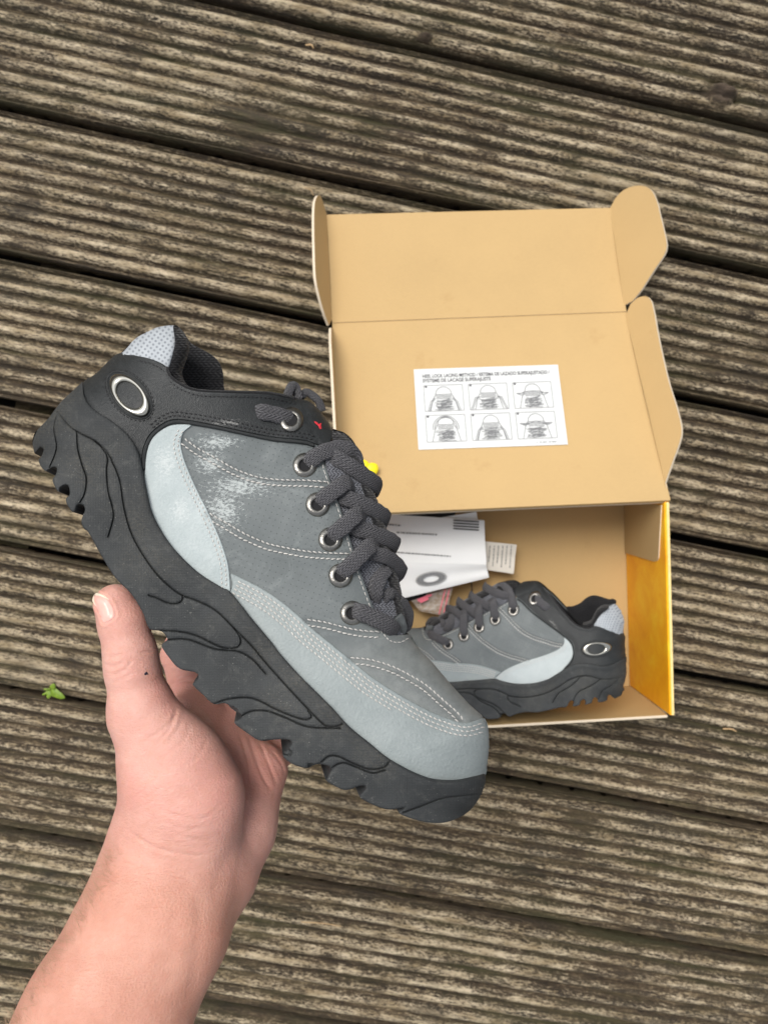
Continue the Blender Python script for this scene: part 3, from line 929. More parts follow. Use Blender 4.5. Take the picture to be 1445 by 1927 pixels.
# ------------------------------------------------------------------ things inside the box
def sheet_thing(name, px, zs_, mat, thick=0.0005, label_=None, cat=None, group=None, sub=6):
    P = [on_z(p[0], p[1], z) for p, z in zip(px, zs_)]
    c = sum(P, Vector()) / len(P)
    root = empty(name, mat=Matrix.Translation(c))
    bpy.context.view_layer.update()
    tag(root, label_, cat, group)
    if len(P) == 4:
        rows = [(lerp(P[0], P[3], t / 8), lerp(P[1], P[2], t / 8)) for t in range(9)]
        # gentle waviness
        rows = [(a + ez * 0.0008 * math.sin(i * 1.1), b + ez * 0.0010 * math.cos(i * 0.9)) for i, (a, b) in enumerate(rows)]
        o = strip_sheet('sheet', rows, thick, [mat] * 3, root)
    return root, P

zf = 0.006
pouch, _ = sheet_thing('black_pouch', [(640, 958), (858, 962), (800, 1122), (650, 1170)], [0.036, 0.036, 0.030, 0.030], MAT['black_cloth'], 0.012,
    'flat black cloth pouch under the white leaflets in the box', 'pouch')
back_leaf, _ = sheet_thing('leaflet', [(760, 985), (896, 963), (902, 990), (770, 1012)], [0.038, 0.0395, 0.0395, 0.038], MAT['paper'], 0.0004,
    'white leaflet whose corner sticks out behind the barcoded one', 'leaflet', 'leaflets in the shoe box')
leaf1, P1 = sheet_thing('leaflet', [(700, 966), (911, 979), (915, 1062), (700, 1066)], [0.041, 0.0415, 0.044, 0.044], MAT['paper'], 0.0005,
    'white printed leaflet with grey stripe block in the box', 'leaflet', 'leaflets in the shoe box')
leaf2, P2 = sheet_thing('leaflet', [(690, 1056), (914, 1062), (920, 1087), (700, 1140)], [0.0455, 0.0460, 0.0425, 0.0420], MAT['paper'], 0.0005,
    'white leaflet with ellipse emblem, lower one by the boxed sneaker', 'leaflet', 'leaflets in the shoe box')
LN_save = LN
LN = ez
def on_sheet(z):
    return lambda x, y: on_z(x, y, z)
f1 = lambda x, y: on_z(x, y, 0.0417 + max(0, (y - 975)) / 85 * 0.0026 + 0.0014)
stripes = [[(853, 979 + 5.2 * k), (901, 982 + 5.2 * k)] for k in range(4)]
flat_lines('printed_stripes', stripes, f1, 0.0016, MAT['ink_dark'], leaf1)
def words(x0, x1, y0, y1, seed):
    r_ = random.Random(seed); L = []; x = x0
    while x < x1:
        w_ = r_.uniform(2, 6)
        t = (x - x0) / (x1 - x0)
        L.append([(x, y0 + (y1 - y0) * t), (min(x + w_, x1), y0 + (y1 - y0) * (t + w_ / (x1 - x0)))])
        x += w_ + r_.uniform(0.8, 2)
    return L
flat_lines('printed_text', words(700, 753, 984, 989, 1), f1, 0.0016, MAT['ink_grey'], leaf1)
flat_lines('printed_text', words(746, 822, 1002, 1006, 2), f1, 0.0018, MAT['ink_grey'], leaf1)
flat_lines('printed_text', words(744, 848, 1039, 1047, 3), f1, 0.0015, MAT['ink_grey'], leaf1)
f2 = lambda x, y: on_z(x, y, 0.0462 - (y - 1060) / 60 * 0.0035 + 0.0016)
def ring_px(name, cx, cy, a_out, b_out, a_in, b_in, ang_, mapf, mat, parent):
    V, Fc = [], []
    n = 32
    ca, sa_ = math.cos(ang_), math.sin(ang_)
    for k in range(n):
        t = 2 * math.pi * k / n
        for aa, bb in ((a_out, b_out), (a_in, b_in)):
            x, y = aa * math.cos(t), bb * math.sin(t)
            V.append(mapf(cx + x * ca - y * sa_, cy + x * sa_ + y * ca))
    for k in range(n):
        j = (k + 1) % n
        Fc.append([2 * k, 2 * k + 1, 2 * j + 1, 2 * j])
    base = parent.matrix_world.inverted()
    return mesh_obj(name, [base @ v for v in V], Fc, mat, parent, smooth=False)
ring_px('printed_emblem', 811, 1089, 27, 11, 15, 6.5, -0.16, f2, MAT['ink_grey'], leaf2)
ring_px('printed_emblem', 811, 1089, 29.5, 13, 27.5, 11.4, -0.16, f2, MAT['ink_pale'], leaf2)
tg, _ = sheet_thing('paper_sachet', [(905, 1018), (972, 1025), (966, 1080), (905, 1071)], [0.030, 0.031, 0.030, 0.030], MAT['sachet'], 0.003,
    'small off-white printed sachet beside the leaflets', 'sachet')
f3 = lambda x, y: on_z(x, y, 0.0335)
for k in range(6):
    flat_lines('printed_text', words(1027 + (k % 2) * 2, 1060 + (k * 7) % 12, 922 + 8.5 * k, 920 + 8.5 * k, 20 + k) and
               [[(b[1], b[0]) for b in l] for l in words(1027, 1058 + (k * 7) % 12, 922 + 8.0 * k, 919 + 8.0 * k, 20 + k)], f3, 0.0010, MAT['ink_grey'], tg)
bag, _ = sheet_thing('zip_bag', [(772, 1128), (852, 1106), (839, 1160), (790, 1150)], [0.030, 0.031, 0.024, 0.024], MAT['bag'], 0.004,
    'small clear plastic bag with pink seal stripe below the leaflets', 'bag')
f4 = lambda x, y: on_z(x, y, 0.0325)
flat_lines('seal_stripe', [[(838, 1108), (826, 1156)], [(846, 1107), (834, 1158)]], f4, 0.0012, MAT['pink'], bag)
flat_lines('seal_stripe', [[(786, 1130), (812, 1119)], [(790, 1133), (806, 1126)]], f4, 0.0030, MAT['pink'], bag)
LN = LN_save

# small yellow petal lying on the lid
def lumpy(name, c, rx, ry, rz, mat, seed, parent=None, u=18, v=12, amp=0.12):
    V, Fc = [], []
    r_ = np.random.default_rng(seed); ph = r_.uniform(0, 6.28, 6)
    for i in range(v + 1):
        th = math.pi * i / v
        for j in range(u):
            a = 2 * math.pi * j / u
            k = 1 + amp * (math.sin(2 * a + ph[0]) * math.sin(th) + 0.6 * math.sin(3 * a + ph[1] + 2 * th) * math.sin(th))
            V.append(Vector((rx * k * math.sin(th) * math.cos(a), ry * k * math.sin(th) * math.sin(a), rz * math.cos(th))) + Vector(c))
    for i in range(v):
        for j in range(u):
            j2 = (j + 1) % u
            Fc.append([i * u + j, (i + 1) * u + j, (i + 1) * u + j2, i * u + j2])
    return mesh_obj(name, V, Fc, mat, parent)
yc = on_plane(694, 884, CL_ + LN * 0.006, LN)
yl = empty('yellow_bud', loc=yc)
tag(yl, 'tiny bright yellow bud on the box lid beside the laces', 'bud')
lumpy('petal', (0.001, 0, 0), 0.0088, 0.0072, 0.0050, MAT['yellow_plastic'], 3, yl)
lumpy('petal', (-0.005, 0.004, 0.001), 0.0060, 0.0056, 0.0045, MAT['yellow_plastic'], 5, yl)

# green seedling growing out of a gap
sp = on_z(98, 1300, -0.004)
plant = empty('seedling', loc=sp)
tag(plant, 'tiny bright green seedling growing from the gap between planks', 'plant')
tube('stem', [Vector((0, 0.002, -0.03)) + sp, Vector((0.001, 0.001, -0.012)) + sp, Vector((0, 0.002, 0.003)) + sp], [0.0009, 0.0008, 0.0006], MAT['leaf'], None).parent = plant
bpy.context.view_layer.update()
for o in [c for c in plant.children]:
    o.matrix_parent_inverse = plant.matrix_world.inverted()
def leaf(parent, base, tip, width, droop):
    b, t = Vector(base), Vector(tip)
    d = t - b; s = d.cross(Vector((0, 0, 1))).normalized()
    V, Fc = [], []
    n = 9
    for i in range(n + 1):
        u_ = i / n
        w_ = width * (math.sin(math.pi * (u_ ** 0.75)) ** 0.8 + 0.03) * (1 + 0.12 * math.sin(9 * u_))
        p = b + d * u_ + Vector((0, 0, -droop * u_ * u_))
        V += [p - s * w_ + Vector((0, 0, w_ * 0.35)), p, p + s * w_ + Vector((0, 0, w_ * 0.35))]
    for i in range(n):
        for k in range(2):
            Fc.append([i * 3 + k, i * 3 + k + 1, (i + 1) * 3 + k + 1, (i + 1) * 3 + k])
    o = mesh_obj('leaf', V, Fc, MAT['leaf'], parent)
    sm = o.modifiers.new("thick", 'SOLIDIFY'); sm.thickness = 0.0003
    return o
for (bx_, by_, tx_, ty_, wd, dr) in ((0, 0.002, 0.0165, -0.0075, 0.0048, 0.003), (0.001, 0.002, 0.0055, 0.010, 0.0034, 0.001), (0, 0.001, -0.0035, -0.0085, 0.0030, 0.004),
                                 (0, 0.001, -0.010, -0.004, 0.0016, 0.004), (0, 0.002, -0.008, 0.0035, 0.0014, 0.003)):
    leaf(plant, (bx_, by_, 0.003), (tx_, ty_, 0.008), wd, dr)

# bits of dry debris on the planks
def debris(px, py, qx, qy, r, label_, bend=2):
    a, b = on_z(px, py, 0.002), on_z(qx, qy, 0.002)
    mid = (a + b) / 2 + Vector((0.001 * bend, 0.0008 * bend, 0.001))
    o = tube('dry_straw', catm3([a, mid, b], 0.002), r, MAT['straw'], None, 6)
    return tag(o, label_, 'straw', 'dry bits on the deck')
debris(567, 1736, 642, 1744, 0.0006, 'thin dry straw on the planks right of the forearm')
debris(572, 352, 590, 368, 0.0005, 'short dry straw by the upper left corner of the box lid')
debris(575, 84, 590, 90, 0.0010, 'short dry stub on the uppermost wide plank near the top')
debris(1360, 1372, 1385, 1377, 0.0009, 'short dry chip on the plank right of the box')
#--PART3--
# ------------------------------------------------------------------ the sneaker (held up, side view)
Z0 = 0.40                       # camera distance of the sneaker's middle plane
K = Z0 / F                      # metres per unit of the side view
SC = (490, 1080)                # middle of the side view
A41 = math.radians(41)
ew = -ray(*SC).normalized()
eu = (RIGHT * math.cos(A41) - UP * math.sin(A41)); eu = (eu - ew * eu.dot(ew)).normalized()
ev = ew.cross(eu).normalized()
s_org = at_depth(430, 1265, Z0)   # on the sole
s_org = CAM_LOC + ray(430, 1265) * ((at_depth(*SC, Z0) - CAM_LOC).dot(ew) / ray(430, 1265).dot(ew))
M_SHOE = Matrix(((eu.x, -ew.x, ev.x, s_org.x), (eu.y, -ew.y, ev.y, s_org.y), (eu.z, -ew.z, ev.z, s_org.z), (0, 0, 0, 1)))
M_INV = M_SHOE.inverted()
o_l = np.array((M_INV @ CAM_LOC)[:])
R_l = np.array((M_INV.to_3x3() @ RIGHT)[:]); U_l = np.array((M_INV.to_3x3() @ UP)[:]); F_l = np.array((M_INV.to_3x3() @ FWD)[:])

def sp3(P, w):
    """side-view points (N,2) at sideways distance w (units, + is the near side) -> sneaker-local metres"""
    P = np.atleast_2d(np.asarray(P, float)); w = np.broadcast_to(np.asarray(w, float), (len(P),))
    d = R_l[None] * ((P[:, 0] - CX) / F)[:, None] - U_l[None] * ((P[:, 1] - CY) / F)[:, None] + F_l[None]
    t = (-w * K - o_l[1]) / d[:, 1]
    return o_l[None] + d * t[:, None]

def uvp(P):
    P = np.asarray(P)
    return np.stack([P[:, 0] / 1000, -P[:, 1] / 1000], 1)

SOLE_TOP = [(155, 718), (158, 745), (174, 768), (212, 793), (241, 819), (260, 851), (268, 886), (276, 924), (285, 962), (304, 1000), (330, 1036), (371, 1076), (416, 1105), (434, 1115),
            (475, 1166), (510, 1208), (529, 1233), (564, 1272), (595, 1303), (627, 1335), (659, 1370), (697, 1401), (729, 1427), (771, 1452), (806, 1467), (834, 1472), (866, 1471), (898, 1463), (914, 1456)]
SOLE_BOT = [(914, 1471), (906, 1494), (895, 1513), (880, 1529), (860, 1541), (834, 1549), (802, 1548), (771, 1540), (751, 1531), (758, 1524), (761, 1520), (732, 1524), (704, 1516), (677, 1501),
            (682, 1492), (689, 1483), (684, 1479), (672, 1481), (659, 1486), (643, 1486), (613, 1469), (618, 1458), (622, 1446), (612, 1440), (595, 1439), (576, 1446), (548, 1437), (532, 1422), (541, 1410), (549, 1400), (543, 1393),
            (520, 1392), (489, 1394), (461, 1377), (441, 1361), (447, 1354), (452, 1347), (437, 1335), (424, 1324), (402, 1325), (382, 1308), (363, 1289), (369, 1282), (373, 1274), (368, 1266), (337, 1258), (316, 1235),
            (304, 1216), (309, 1209), (315, 1202), (303, 1188), (281, 1183), (268, 1152), (247, 1118), (216, 1086), (188, 1041), (167, 1003), (158, 995), (153, 982), (156, 970), (160, 960), (156, 950), (146, 950), (141, 962), (136, 963),
            (127, 951), (124, 939), (131, 931), (130, 917), (124, 912), (113, 918), (110, 926), (102, 913), (99, 902), (105, 893), (107, 881), (100, 878), (90, 884), (85, 886),
            (76, 876), (73, 865), (79, 857), (82, 845), (76, 841), (67, 850), (65, 853), (61, 833), (64, 818), (70, 809), (91, 787), (113, 758), (140, 732)]
HEEL_LINE = [(326, 611), (295, 616), (276, 625), (256, 636), (231, 662), (218, 666), (180, 703), (155, 718), (140, 732), (113, 758), (91, 787), (70, 809), (61, 833), (64, 853)]
RIDGE = [(563, 747), (586, 757), (608, 779), (622, 800), (642, 822), (670, 844), (692, 882), (716, 940), (735, 1000), (750, 1060), (762, 1120), (772, 1191), (786, 1217), (818, 1252), (850, 1290), (882, 1325), (907, 1347),
         (918, 1372), (920, 1405), (917, 1436), (914, 1456), (914, 1471), (906, 1494), (895, 1513), (880, 1529)]
TOE_TIP = [(907, 1347), (918, 1372), (920, 1405), (917, 1436), (914, 1456), (914, 1471), (906, 1494), (895, 1513), (880, 1529)]
EYE_EDGE = [(600, 838), (611, 871), (620, 900), (637, 945), (657, 1008), (674, 1065), (700, 1137), (723, 1188)]
COLLAR = [(314, 690), (320, 707), (333, 717), (352, 728), (377, 734), (422, 736), (500, 738), (537, 744), (563, 750)]
SEAMS = {
    'a': [(346, 826), (372, 845), (403, 862), (443, 884), (486, 899), (528, 904), (575, 905), (618, 908)],
    'b': [(393, 967), (425, 985), (457, 1004), (490, 1019), (514, 1027), (571, 1038), (620, 1042), (655, 1043)],
    'c': [(577, 1167), (614, 1173), (657, 1184), (690, 1189), (716, 1190)],
    'd': [(659, 1239), (697, 1243), (739, 1256), (771, 1272), (802, 1291), (834, 1319), (857, 1339), (870, 1354)],
}
GROOVES = [
    [(108, 774), (126, 797), (145, 812), (180, 831), (198, 850), (203, 866), (201, 886), (204, 924), (211, 950), (214, 970), (211, 987), (204, 1010)],
    [(108, 774), (102, 805), (107, 838), (103, 858), (94, 879)],
    [(145, 812), (147, 845), (156, 878), (163, 900), (160, 928), (151, 946)],
    [(180, 831), (197, 846), (209, 862)],
    [(211, 868), (219, 885), (227, 910), (234, 956), (247, 1002), (268, 1042), (295, 1080), (323, 1107), (344, 1121), (371, 1131), (406, 1149), (441, 1183), (452, 1200), (452, 1213), (441, 1220), (416, 1218), (371, 1197), (337, 1189), (304, 1187)],
    [(344, 1121), (343, 1130), (334, 1136), (316, 1135), (296, 1126), (281, 1121)],
    [(441, 1183), (475, 1217), (500, 1247), (541, 1293), (586, 1341), (604, 1359), (616, 1367), (634, 1367), (648, 1361)],
    [(402, 1325), (430, 1316), (465, 1313), (490, 1320), (515, 1333), (545, 1346), (570, 1354), (583, 1353), (586, 1347), (580, 1338)],
    [(734, 1432), (723, 1444), (697, 1448), (665, 1437), (637, 1424), (618, 1424), (599, 1439), (576, 1446)],
    [(906, 1494), (866, 1498), (831, 1503), (796, 1516), (758, 1530)],
    [(315, 1204), (354, 1204), (406, 1222), (447, 1226), (475, 1241), (500, 1268)],
    [(447, 1354), (470, 1340), (500, 1338), (535, 1350), (580, 1368), (640, 1371)],
    [(613, 1469), (625, 1446), (645, 1436), (668, 1443), (700, 1455), (724, 1450)],
]
GROOVES = [catmull(g, 4) for g in GROOVES]
sole_line = catmull(SOLE_TOP, 6)
ridge_line = catmull(RIDGE, 6); heel_line = catmull(HEEL_LINE, 6); toe_line = catmull(TOE_TIP, 5)
seam_lines = {k: catmull(v, 6) for k, v in SEAMS.items()}

WU = np.array([-0.05, 0.0, 0.10, 0.25, 0.42, 0.55, 0.70, 0.82, 0.92, 1.0, 1.1])
WW = np.array([104, 108, 116, 118, 120, 132, 150, 152, 142, 128, 120], float)
def half_width(P):
    u = ((P[:, 0] - 60) * math.cos(A41) + (P[:, 1] - 830) * math.sin(A41)) / 1075
    return np.interp(u, WU, WW)
def rollf(d, R, p=2.0):
    t = np.clip(d / R, 0, 1)
    return np.maximum(1 - (1 - t) ** p, 0) ** (1 / p)

def h_upper(P):
    P = np.atleast_2d(P)
    W = half_width(P)
    dv = dist_poly(P, sole_line)
    dr = dist_poly(P, ridge_line); dh = dist_poly(P, heel_line)
    w = W * 0.97 * (1 - 0.16 * (np.clip(dv, 0, 420) / 300) ** 1.4)
    w = w * rollf(dr, 190, 2.15) * rollf(dh, 105, 2.2)
    for k in seam_lines:
        d = dist_poly(P, seam_lines[k] + np.array([0, 4.0]))
        w = w - 2.6 * np.exp(-(d / 4.0) ** 2) + 1.8 * np.exp(-((d - 13) / 9.0) ** 2)
    return w

def h_sole(P):
    P = np.atleast_2d(P)
    W = half_width(P) * 1.03
    dt = dist_poly(P, toe_line); dh = dist_poly(P, heel_line)
    w = W * rollf(dt, 150, 2.2) * rollf(dh, 100, 2.3) + 3
    return w

shoe = empty('sneaker', mat=M_SHOE)
tag(shoe, 'worn grey and black leather sneaker with grey laces held up in the hand', 'sneaker', 'pair of sneakers')
bpy.context.view_layer.update()

def mirror_join(V, T, bidx, rim=True, rim_segments=1):
    """add the far side (mirrored across the middle plane) and the strip between them"""
    n = len(V)
    Vf = V.copy(); Vf[:, 1] *= -1
    Fc = [list(t) for t in T] + [[n + t[2], n + t[1], n + t[0]] for t in T]
    if rim:
        m = len(bidx)
        for i in range(m):
            a, b = bidx[i], bidx[(i + 1) % m]
            Fc.append([b, a, n + a, n + b])
    return np.concatenate([V, Vf]), Fc

def orient(V, T, bidx):
    """boundary order so that the rim faces outwards: triangles are counter-clockwise seen from the near side"""
    used = set()
    for t in T:
        used.add((t[0], t[1])); used.add((t[1], t[2])); used.add((t[2], t[0]))
    if (bidx[0], bidx[1]) in used:
        return bidx
    return bidx[::-1]

def overlay(name, outline, mat, hbase, thick, parent, step=6, bstep=4, rings=(0.7, 1.6, 3.2, 6.0), smooth_outline=True, far=True, edge=1.6, extra=None, sharp=60, closed=False, sink=2.0, uvf=uvp, pts=None, lines=None):
    B = catmull(outline, bstep, True) if smooth_outline else linear(outline, bstep, True)
    V2, T, bidx = triangulate(B, step, rings, pts, lines)
    d = dist_poly(V2, B, True)
    w = hbase(V2) + thick * np.sqrt(sstep(d, 0, edge)) - sink * (d < 0.05)
    if extra is not None:
        w = w + extra(V2, d)
    V = sp3(V2, w)
    uv = uvf(V2)
    if closed:
        bidx = orient(V, T, bidx)
        VV, FF = mirror_join(V, T, bidx)
        uv = np.concatenate([uv, uv])
    elif far:
        VV, FF = mirror_join(V, T, bidx, rim=False)
        uv = np.concatenate([uv, uv])
    else:
        VV, FF = V, [list(t) for t in T]
    return mesh_obj(name, VV, FF, mat, parent, smooth=True, uv=uv, sharp=sharp)

# sole with its cut lugs and moulded lines
def sole_extra(P, d):
    w = np.zeros(len(P))
    dmin = np.full(len(P), 1e9)
    for g in GROOVES:
        dg = dist_poly(P, g)
        dmin = np.minimum(dmin, dg)
        w -= 4.5 * np.exp(-(dg / 1.15) ** 2)
    w += 2.6 * (1 - np.exp(-dmin / 4.0)) - 1.7        # each moulded panel swells between its lines
    # moulded lip under the upper, gentle waves between the lines
    ds = dist_poly(P, sole_line)
    w += 2.5 * np.exp(-((ds - 10) / 9) ** 2) - 2.0 * sstep(ds, 30, 80)
    # tread recesses that do not reach through the side
    for (cx, cy, rx, ry, a) in ((524, 1407, 30, 9, 0.45), (598, 1449, 22, 7, 0.5), (436, 1338, 22, 7, 0.6)):
        c, s = math.cos(a), math.sin(a)
        x = (P[:, 0] - cx) * c + (P[:, 1] - cy) * s; y = -(P[:, 0] - cx) * s + (P[:, 1] - cy) * c
        w -= 14 * (1 - sstep((x / rx) ** 2 + (y / ry) ** 2, 0.6, 1.1))
    return w
GP = []
for g in GROOVES:
    gd = catmull(g, 2.6)
    gt = np.gradient(gd, axis=0); gt /= np.maximum(np.linalg.norm(gt, axis=1), 1e-9)[:, None]
    gn = np.stack([-gt[:, 1], gt[:, 0]], 1)
    for of in (-2.4, -1.1, 0, 1.1, 2.4):
        GP.append(gd + gn * of)
GP = np.concatenate(GP)
sole_outline = np.concatenate([catmull(SOLE_TOP, 4), catmull(SOLE_BOT, 3)])
B = sole_outline
keep = [0]
for i in range(1, len(B)):
    if np.linalg.norm(B[i] - B[keep[-1]]) > 1.6: keep.append(i)
B = B[keep]
overlay('sole', B, MAT['rubber'], h_sole, 3.0, shoe, step=2.7, bstep=400, rings=(0.8, 1.8, 3.2), smooth_outline=False, closed=True, edge=3.2, extra=sole_extra, sharp=48, sink=0, pts=GP, lines=GROOVES)

# main grey upper
def lower(line, off):
    """shift the sole joint line into the sole so the upper is tucked in"""
    L = catmull(line, 12)
    T = np.gradient(L, axis=0); T /= np.linalg.norm(T, axis=1)[:, None]
    N = np.stack([-T[:, 1], T[:, 0]], 1)
    return (L + N * off)
tuck = lower(SOLE_TOP[2:-1], 9)
upper_outline = list(map(tuple, tuck)) + [(909, 1466), (914, 1456), (917, 1436), (920, 1405), (918, 1372), (907, 1347), (882, 1325), (850, 1290), (818, 1252), (786, 1217), (772, 1194), (745, 1196), (723, 1188)] \
    + EYE_EDGE[::-1][1:] + [(597, 825), (570, 770), (555, 752), (500, 743), (422, 741), (377, 739), (345, 731), (318, 712), (300, 690), (255, 675), (222, 670), (184, 707), (163, 722), (166, 745)]
overlay('upper', upper_outline, MAT['grey_leather'], lambda P: h_upper(P) - 1.5, 1.5, shoe, step=4.5, bstep=4, rings=(0.8, 2.0, 4.0), smooth_outline=False, edge=2, sink=0.5)

# pale leather side panel
side_outline = [(361, 799), (326, 799), (304, 808), (286, 824), (276, 850), (272, 886), (272, 924), (280, 964), (298, 1004), (324, 1042), (366, 1083), (412, 1112), (431, 1119), (434, 1112), (431, 1069), (423, 1038), (410, 1003), (393, 965), (374, 927), (358, 892), (346, 860), (341, 835), (346, 814)]
sp_near = overlay('side_panel', side_outline, MAT['pale_leather'], h_upper, 3.2, shoe, far=False)
sp_far = sp_near.copy(); sp_far.data = sp_near.data.copy(); link(sp_far, shoe)
sp_far.data.transform(Matrix.Scale(-1, 4, Vector((0, 1, 0)))); sp_far.data.flip_normals()
# light grey toe guard
tg_edge = [(434, 1080), (451, 1086), (492, 1107), (527, 1130), (560, 1157), (590, 1185), (621, 1210), (659, 1241), (704, 1277), (755, 1309), (802, 1335), (837, 1350), (876, 1360), (907, 1352), (914, 1356)]
toe_outline = tg_edge + [(919, 1373), (920, 1405), (917, 1436), (914, 1458), (899, 1470), (866, 1479), (830, 1480), (800, 1475), (764, 1459), (722, 1434), (690, 1408), (652, 1377), (620, 1342), (588, 1310), (557, 1279), (522, 1240), (503, 1215), (468, 1173), (430, 1124), (434, 1112), (437, 1098)]
overlay('toe_guard', toe_outline, MAT['toe_leather'], h_upper, 3.2, shoe)
# black collar and heel panel
collar_outline = [(157, 719), (180, 703), (218, 667), (240, 666), (262, 669), (290, 677), (312, 689)] + COLLAR[1:] + [(586, 758), (608, 780), (622, 801), (626, 824), (615, 838), (599, 838), (571, 829), (514, 823), (457, 812), (406, 801), (358, 792), (326, 790), (304, 799), (284, 816), (273, 836), (268, 858), (270, 890), (262, 905), (255, 870), (236, 830), (208, 803), (170, 778), (152, 752)]
def collar_extra(P, d):
    dg = dist_poly(P, np.array([(567, 752), (584, 800), (600, 836)]))
    de = dist_poly(P, catmull(COLLAR, 5))
    return -2.2 * np.exp(-(dg / 2.2) ** 2) + 2.0 * np.exp(-((de - 5) / 5) ** 2)
overlay('collar_panel', collar_outline, MAT['black_leather'], h_upper, 4.4, shoe, extra=collar_extra, step=5)
# folded edge piping between black panel and grey leather
piping_line = catmull([(270, 884), (271, 858), (276, 837), (287, 819), (306, 803), (327, 794), (358, 796), (406, 804), (457, 815), (514, 827), (571, 833), (598, 841)], 4)

def sweep(name, path, wv, a, b, mat, parent, sides=14, normal_mix=0.35, taper=False, uscale=1.0, twist=0.0):
    """flat cord: path in side-view units with sideways distance wv; a half width, b half thickness"""
    P3 = np.array([(p[0], p[1], w) for p, w in zip(path, wv)])
    D = catmull(P3, 3.0)
    C = sp3(D[:, :2], D[:, 2])
    n = len(C)
    T = np.gradient(C, axis=0); T /= np.linalg.norm(T, axis=1)[:, None]
    out = np.array([0, -1.0, 0])            # toward the near side
    S0 = None
    V, UV = [], []
    L = 0.0
    for i in range(n):
        Tp = np.array([T[i][0], 0.0, T[i][2]])
        if np.linalg.norm(Tp) > 0.45 or S0 is None:
            Tp /= np.linalg.norm(Tp)
            c0_ = np.cross(Tp, out)
            S0 = c0_ if S0 is None else (0.75 * S0 + 0.25 * c0_)
        S = S0 - T[i] * (S0 @ T[i]); S /= np.linalg.norm(S)
        N = np.cross(S, T[i])
        if twist:
            th = twist * i / n
            N, S = N * math.cos(th) + S * math.sin(th), S * math.cos(th) - N * math.sin(th)
        if i: L += np.linalg.norm(C[i] - C[i - 1])
        wob = 1 + 0.04 * math.sin(i * 0.7 + path[0][0])
        for k in range(sides):
            an = 2 * math.pi * k / sides
            ca, sa2 = math.cos(an), math.sin(an)
            cx_ = np.sign(ca) * abs(ca) ** 0.75; sy_ = np.sign(sa2) * abs(sa2) ** 0.8
            V.append(C[i] + (S * (cx_ * a * wob) + N * (sy_ * b)) * K)
            UV.append((L * 3.6 * uscale, (0.5 - 0.5 * cx_) ))
    Fc = []
    for i in range(n - 1):
        for k in range(sides):
            k2 = (k + 1) % sides
            Fc.append([i * sides + k, i * sides + k2, (i + 1) * sides + k2, (i + 1) * sides + k])
    Fc.append(list(range(sides))[::-1]); Fc.append([(n - 1) * sides + k for k in range(sides)])
    return mesh_obj(name, V, Fc, mat, parent, uv=UV)

pw = h_upper(piping_line) + 3.0
sweep('piping', [tuple(p) for p in piping_line[::4]], pw[::4], 3.0, 3.0, MAT['black_leather'], shoe, sides=8)
cl = catmull(COLLAR, 5)
cw = h_upper(cl) + 3.5
sweep('collar_binding', [tuple(p + np.array([0, 1.5])) for p in cl[::3]], cw[::3], 3.4, 3.4, MAT['lining'], shoe, sides=8)

# padded heel tab, collar lining and footbed
def tabh(P):
    d = dist_poly(P, catmull([(231, 663), (256, 636), (276, 625), (295, 616), (326, 612), (339, 618)], 4))
    return np.minimum(h_upper(P) * 0.98 + 6, 14 + 82 * rollf(d, 70, 2.0)) - 4
tab_outline = [(220, 669), (231, 661), (256, 636), (276, 625), (295, 616), (318, 612), (330, 614), (334, 630), (330, 652), (322, 678), (315, 694), (290, 682), (262, 674), (240, 671)]
overlay('heel_tab', tab_outline, MAT['knit'], tabh, 4.0, shoe, step=4, edge=6, extra=lambda P, d: -3.5 * np.exp(-(dist_poly(P, np.array([(276, 625), (262, 645), (250, 672)])) / 2.4) ** 2), far=True)
pad_outline = [(326, 613), (338, 616), (349, 629), (356, 646), (356, 662), (349, 682), (343, 700), (347, 716), (356, 730), (342, 728), (326, 716), (316, 700), (314, 690), (322, 670), (329, 645)]
def padh(P):
    d = dist_poly(P, catmull([(318, 612), (330, 640), (318, 690), (330, 716)], 4))
    dr_ = dist_poly(P, catmull([(338, 616), (349, 629), (356, 646), (356, 662), (349, 682), (343, 700), (347, 716), (356, 730)], 3))
    return 40 + 48 * rollf(dr_, 26, 2)
overlay('collar_padding', pad_outline, MAT['lining'], padh, 3.0, shoe, step=4, edge=6, far=False)
lin_outline = [(330, 640), (350, 634), (360, 646), (384, 659), (402, 670), (414, 684), (420, 703), (422, 730), (430, 748), (440, 775), (330, 775), (318, 720)]
def linh(P):
    d = dist_poly(P, catmull([(340, 628), (360, 646), (384, 659), (402, 670), (414, 684), (420, 703), (421, 730)], 4))
    return -64 - 14 * np.sqrt(1 - rollf(d, 30, 2) ** 2 + 1e-6) + 5 * np.exp(-((d - 22) / 16) ** 2)
overlay('collar_lining', lin_outline, MAT['lining'], linh, 3.0, shoe, step=4, edge=8, far=False)
def bedh(P): return np.full(len(P), 0.0)
foot = [(190, 740), (330, 735), (420, 750), (560, 770), (600, 850), (620, 950), (600, 1050), (400, 1040), (300, 930), (250, 840)]
